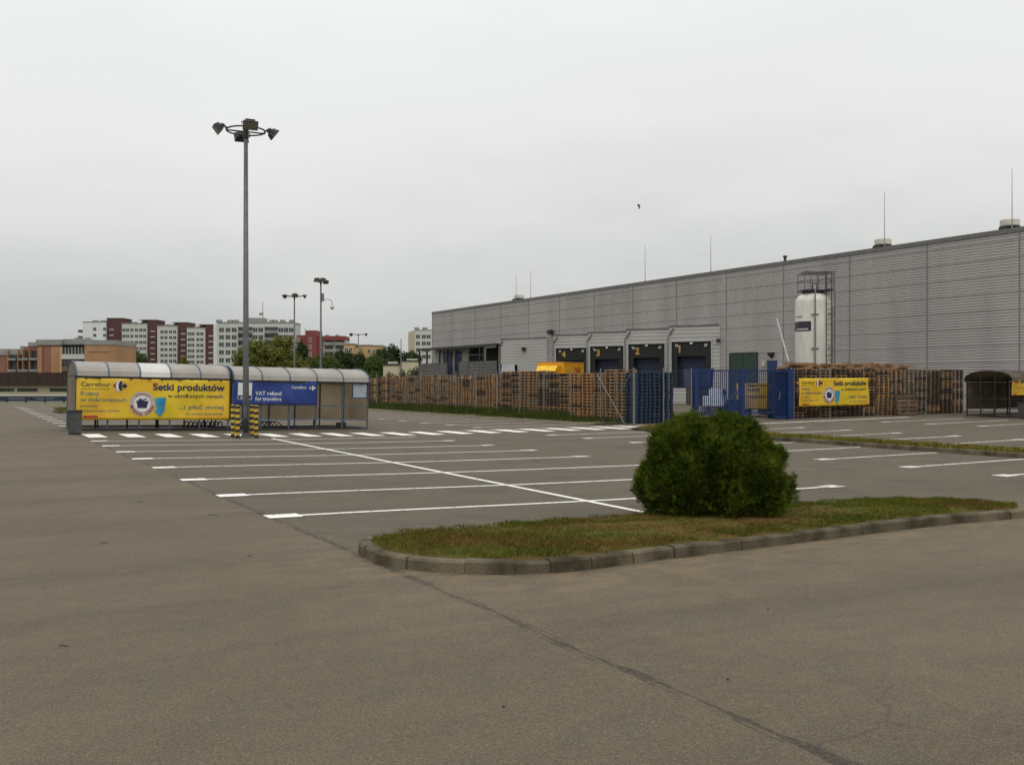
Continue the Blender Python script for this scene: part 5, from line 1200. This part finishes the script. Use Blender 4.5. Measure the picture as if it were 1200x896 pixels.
for a in (('big', 'big olive green leafy tree right of the near lamp mast', 306, 165, 395, 62), ('tallbig', 'taller yellowish green tree joined to the big olive tree', 331, 172, 391, 48), ('big', 'olive tree half hidden behind the near lamp mast', 284, 172, 409, 26),
          ('dark', 'dark round tree between the white block and the red block', 351, 190, 397, 26), ('round', 'mid green bushy tree under the red tower', 370, 150, 413, 44), ('lime', 'light green tree low behind the shelter roof', 352, 140, 419, 34),
          ('dark', 'dark green tree under the grey balconies', 396, 160, 408, 40), ('dark', 'dark green tree behind the distant twin lamp mast', 424, 150, 411, 40), ('round', 'dark tree above the right end of the shelter', 441, 135, 413.5, 34, ),
          ('dark', 'large dark tree left of the cream block', 462, 200, 402, 52), ('dark', 'dark tree filling the gap left of the large dark tree', 446, 185, 408.5, 42), ('dark', 'dark tree close beside the cream block', 480, 210, 409, 34), ('round', 'green tree in front of the second white flats block', 156, 300, 410, 31), ('dark', 'dark tree low between the red block and the yellow houses', 409, 145, 410, 36), ('round', 'bushy green tree left of the dark masted trees', 385, 140, 414, 36), ('dark', 'darker tree touching the second flats block tree', 166, 310, 414, 16),
          ('lime', 'small yellowish tree in front of the third flats block', 215, 300, 416, 16)):
    plant_tree(*a, group=G_, rz=random.uniform(0, 6))
for a in (('dshrub', 'dark shrub behind the fence end beside the ramp', 473, 112, 431, 20), ('dshrub', 'dark rounded bush beside the ramp wall', 487, 116, 426.5, 26), ('shrub', 'green bush over the shelter end near the fence', 440, 96, 431.5, 26), ('dshrub', 'dark bush behind the right end of the shelter roof', 424, 100, 427, 34), ('shrub', 'green bush right of the thin lamp post', 456, 104, 434, 24)):
    plant_tree(*a, cat='shrub', name='shrub', group='shrubs by the fence end', rz=random.uniform(0, 6))
for k, p in enumerate((4, 22, 36, 54, 70)): plant_tree('dshrub', ['dark low shrub at the guard rail, %s from the frame edge' % s for s in ('first', 'second', 'third', 'fourth', 'fifth')][k], p, 84 + k, 466 + (k % 2), 17, cat='shrub', name='shrub', group='low shrubs at the guard rail', rz=k)
# far wood closing the horizon
q = MB(); rs = np.random.RandomState(9)
for i in range(9000):
    px = rs.uniform(-150, 1500); Y = rs.uniform(470, 620); x, y = at(px, Y); hh = 7 + 4 * mnoise.noise((px * .02, 0, 3)); z = hh * math.sqrt(rs.rand()); s = rs.uniform(1, 2.2)
    p = Vector((x, y, z)); a = Vector(rs.randn(3)).normalized(); b = a.cross(Vector(rs.randn(3))).normalized(); q.add([p - a * s, p + b * s, p + a * s, p - b * s], [(0, 1, 2, 3)])
o = q.build('woods', M['leaf_dark']); o['kind'] = 'stuff'; o['label'] = 'far dark belt of trees on the horizon'

# ------------------------------------------------------------------ small things
x, y = at(749, 70); q = MB(); q.lathe([(.01, -.2), (.05, -.1), (.06, .03), (.03, .14), (.01, .18)], n=8)
q.add([(0, 0, .06), (.02, .1, .02), (.2, .05, .13), (.1, -.03, .14)], [(0, 1, 2, 3)]); q.add([(0, 0, .06), (-.02, .1, .02), (-.16, .05, .14), (-.08, -.03, .15)], [(3, 2, 1, 0)])
tag(q.build('bird', M['bird'], loc=(x, y, hz(242, 70))), 'tiny dark bird flying high in the grey sky', 'bird')
def g2(px, py):
    z = 0
    for _ in range(20): Y = (EYE - z) * F / (py - HY); x, y = at(px, Y); z = zg(x)
    return x, y
rnd = random.Random(3)
for px, py, L_, lab in ((75, 758, .1, 'short dark twig on the asphalt, nearest the lower left'), (122, 637, .12, 'thin dark twig on the bare lane left of the stalls'), (165, 589, .12, 'dark twig on the lane level with the second stall line'), (250, 604, .2, 'longest dark twig lying near the end of the nearest stall line'), (293, 652, .07, 'tiny dark leaf on the lane'), (590, 828, .03, 'small dark pebble in the middle foreground'), (853, 796, .03, 'small dark pebble right of the long asphalt joint'), (900, 714, .03, 'small pale pebble below the island kerb')):
    x, y = g2(px, py); a = -YAW + rnd.uniform(-.2, .2); d = Vector((math.cos(a), math.sin(a))) * L_ * .36; q = MB()
    if L_ > .05: q.tube([(-d.x, -d.y, .008), (-d.x * .2, -d.y * .2 + .006, .012), (d.x * .5, d.y * .5 - .006, .01), (d.x, d.y, .008)], [.0025, .004, .003, .0015], 6)
    else: q.lathe([(.003, 0), (.008, .002), (.0085, .006), (.004, .009), (.001, .01)], n=7)
    tag(q.build('twig' if L_ > .05 else 'pebble', M['twig'], loc=(x, y, zg(x))), lab, 'twig' if L_ > .05 else 'pebble')

# ------------------------------------------------------------------ sky, sun, camera
W = bpy.data.worlds.new('World'); sc.world = W; W.use_nodes = True; nt = W.node_tree; N = nt.nodes; L = nt.links; bg = N['Background']
SUN_EL, SUN_AZ = 58, 200
tc = N.new('ShaderNodeTexCoord'); sep = N.new('ShaderNodeSeparateXYZ'); L.new(tc.outputs['Generated'], sep.inputs[0])
nz = N.new('ShaderNodeTexNoise'); nz.inputs['Scale'].default_value = 2.2; nz.inputs['Detail'].default_value = 5; nz.inputs['Roughness'].default_value = .55
mp = N.new('ShaderNodeMapping'); mp.inputs['Scale'].default_value = (1, 1, 3.2); L.new(tc.outputs['Generated'], mp.inputs[0]); L.new(mp.outputs[0], nz.inputs['Vector'])
def M2(op, a, b):
    m = N.new('ShaderNodeMath'); m.operation = op
    for i, v in enumerate((a, b)):
        if isinstance(v, (int, float)): m.inputs[i].default_value = v
        else: L.new(v, m.inputs[i])
    return m.outputs[0]
zz = M2('ADD', sep.outputs[2], M2('MULTIPLY', M2('SUBTRACT', nz.outputs['Fac'], .5), .22))
rp = N.new('ShaderNodeValToRGB'); e = rp.color_ramp.elements; e[0].position = 0; e[0].color = (.5, .52, .51, 1); e[1].position = 1; e[1].color = (1.6, 1.61, 1.6, 1)
for p, c in ((.05, (.56, .575, .565)), (.1, (.65, .665, .65)), (.16, (.77, .78, .765)), (.23, (.86, .87, .855)), (.32, (.9, .915, .915)), (.62, (1.25, 1.26, 1.25))): k = e.new(p); k.color = (*c, 1)
L.new(zz, rp.inputs[0])
sky = N.new('ShaderNodeTexSky'); sky.sky_type = 'NISHITA'; sky.sun_disc = False; sky.sun_elevation = R(SUN_EL); sky.sun_rotation = R(SUN_AZ)
hs = N.new('ShaderNodeHueSaturation'); hs.inputs['Saturation'].default_value = .15; hs.inputs['Value'].default_value = .08; L.new(sky.outputs[0], hs.inputs['Color'])
mx = N.new('ShaderNodeMix'); mx.data_type = 'RGBA'; mx.inputs[0].default_value = .1; L.new(rp.outputs[0], mx.inputs[6]); L.new(hs.outputs[0], mx.inputs[7]); L.new(mx.outputs[2], bg.inputs[0]); bg.inputs[1].default_value = 1.0
sd = bpy.data.lights.new('sun', 'SUN'); sd.energy = .9; sd.angle = R(25); sd.color = (1, .95, .88); so = bpy.data.objects.new('sun', sd); COL.objects.link(so)
a = R(SUN_AZ); dirv = Vector((math.sin(a) * math.cos(R(SUN_EL)), math.cos(a) * math.cos(R(SUN_EL)), math.sin(R(SUN_EL)))); so.rotation_euler = dirv.to_track_quat('Z', 'Y').to_euler(); so.location = (0, 0, 40)
cd = bpy.data.cameras.new('camera'); cd.sensor_width = 36; cd.lens = 36 * F / 1200; cd.clip_end = 12000; cd.clip_start = .05; co = bpy.data.objects.new('camera', cd); COL.objects.link(co)
co.location = (0, 0, EYE); co.rotation_euler = (math.pi / 2, 0, -YAW); cd.shift_y = -(448 - 447) / 1200 * -1 * -1; sc.camera = co
sc.render.engine = 'CYCLES'; sc.view_settings.view_transform = 'Standard'; sc.view_settings.look = 'None'; sc.view_settings.exposure = 0; sc.view_settings.gamma = 1
sc.cycles.max_bounces = 6; sc.cycles.use_denoising = True
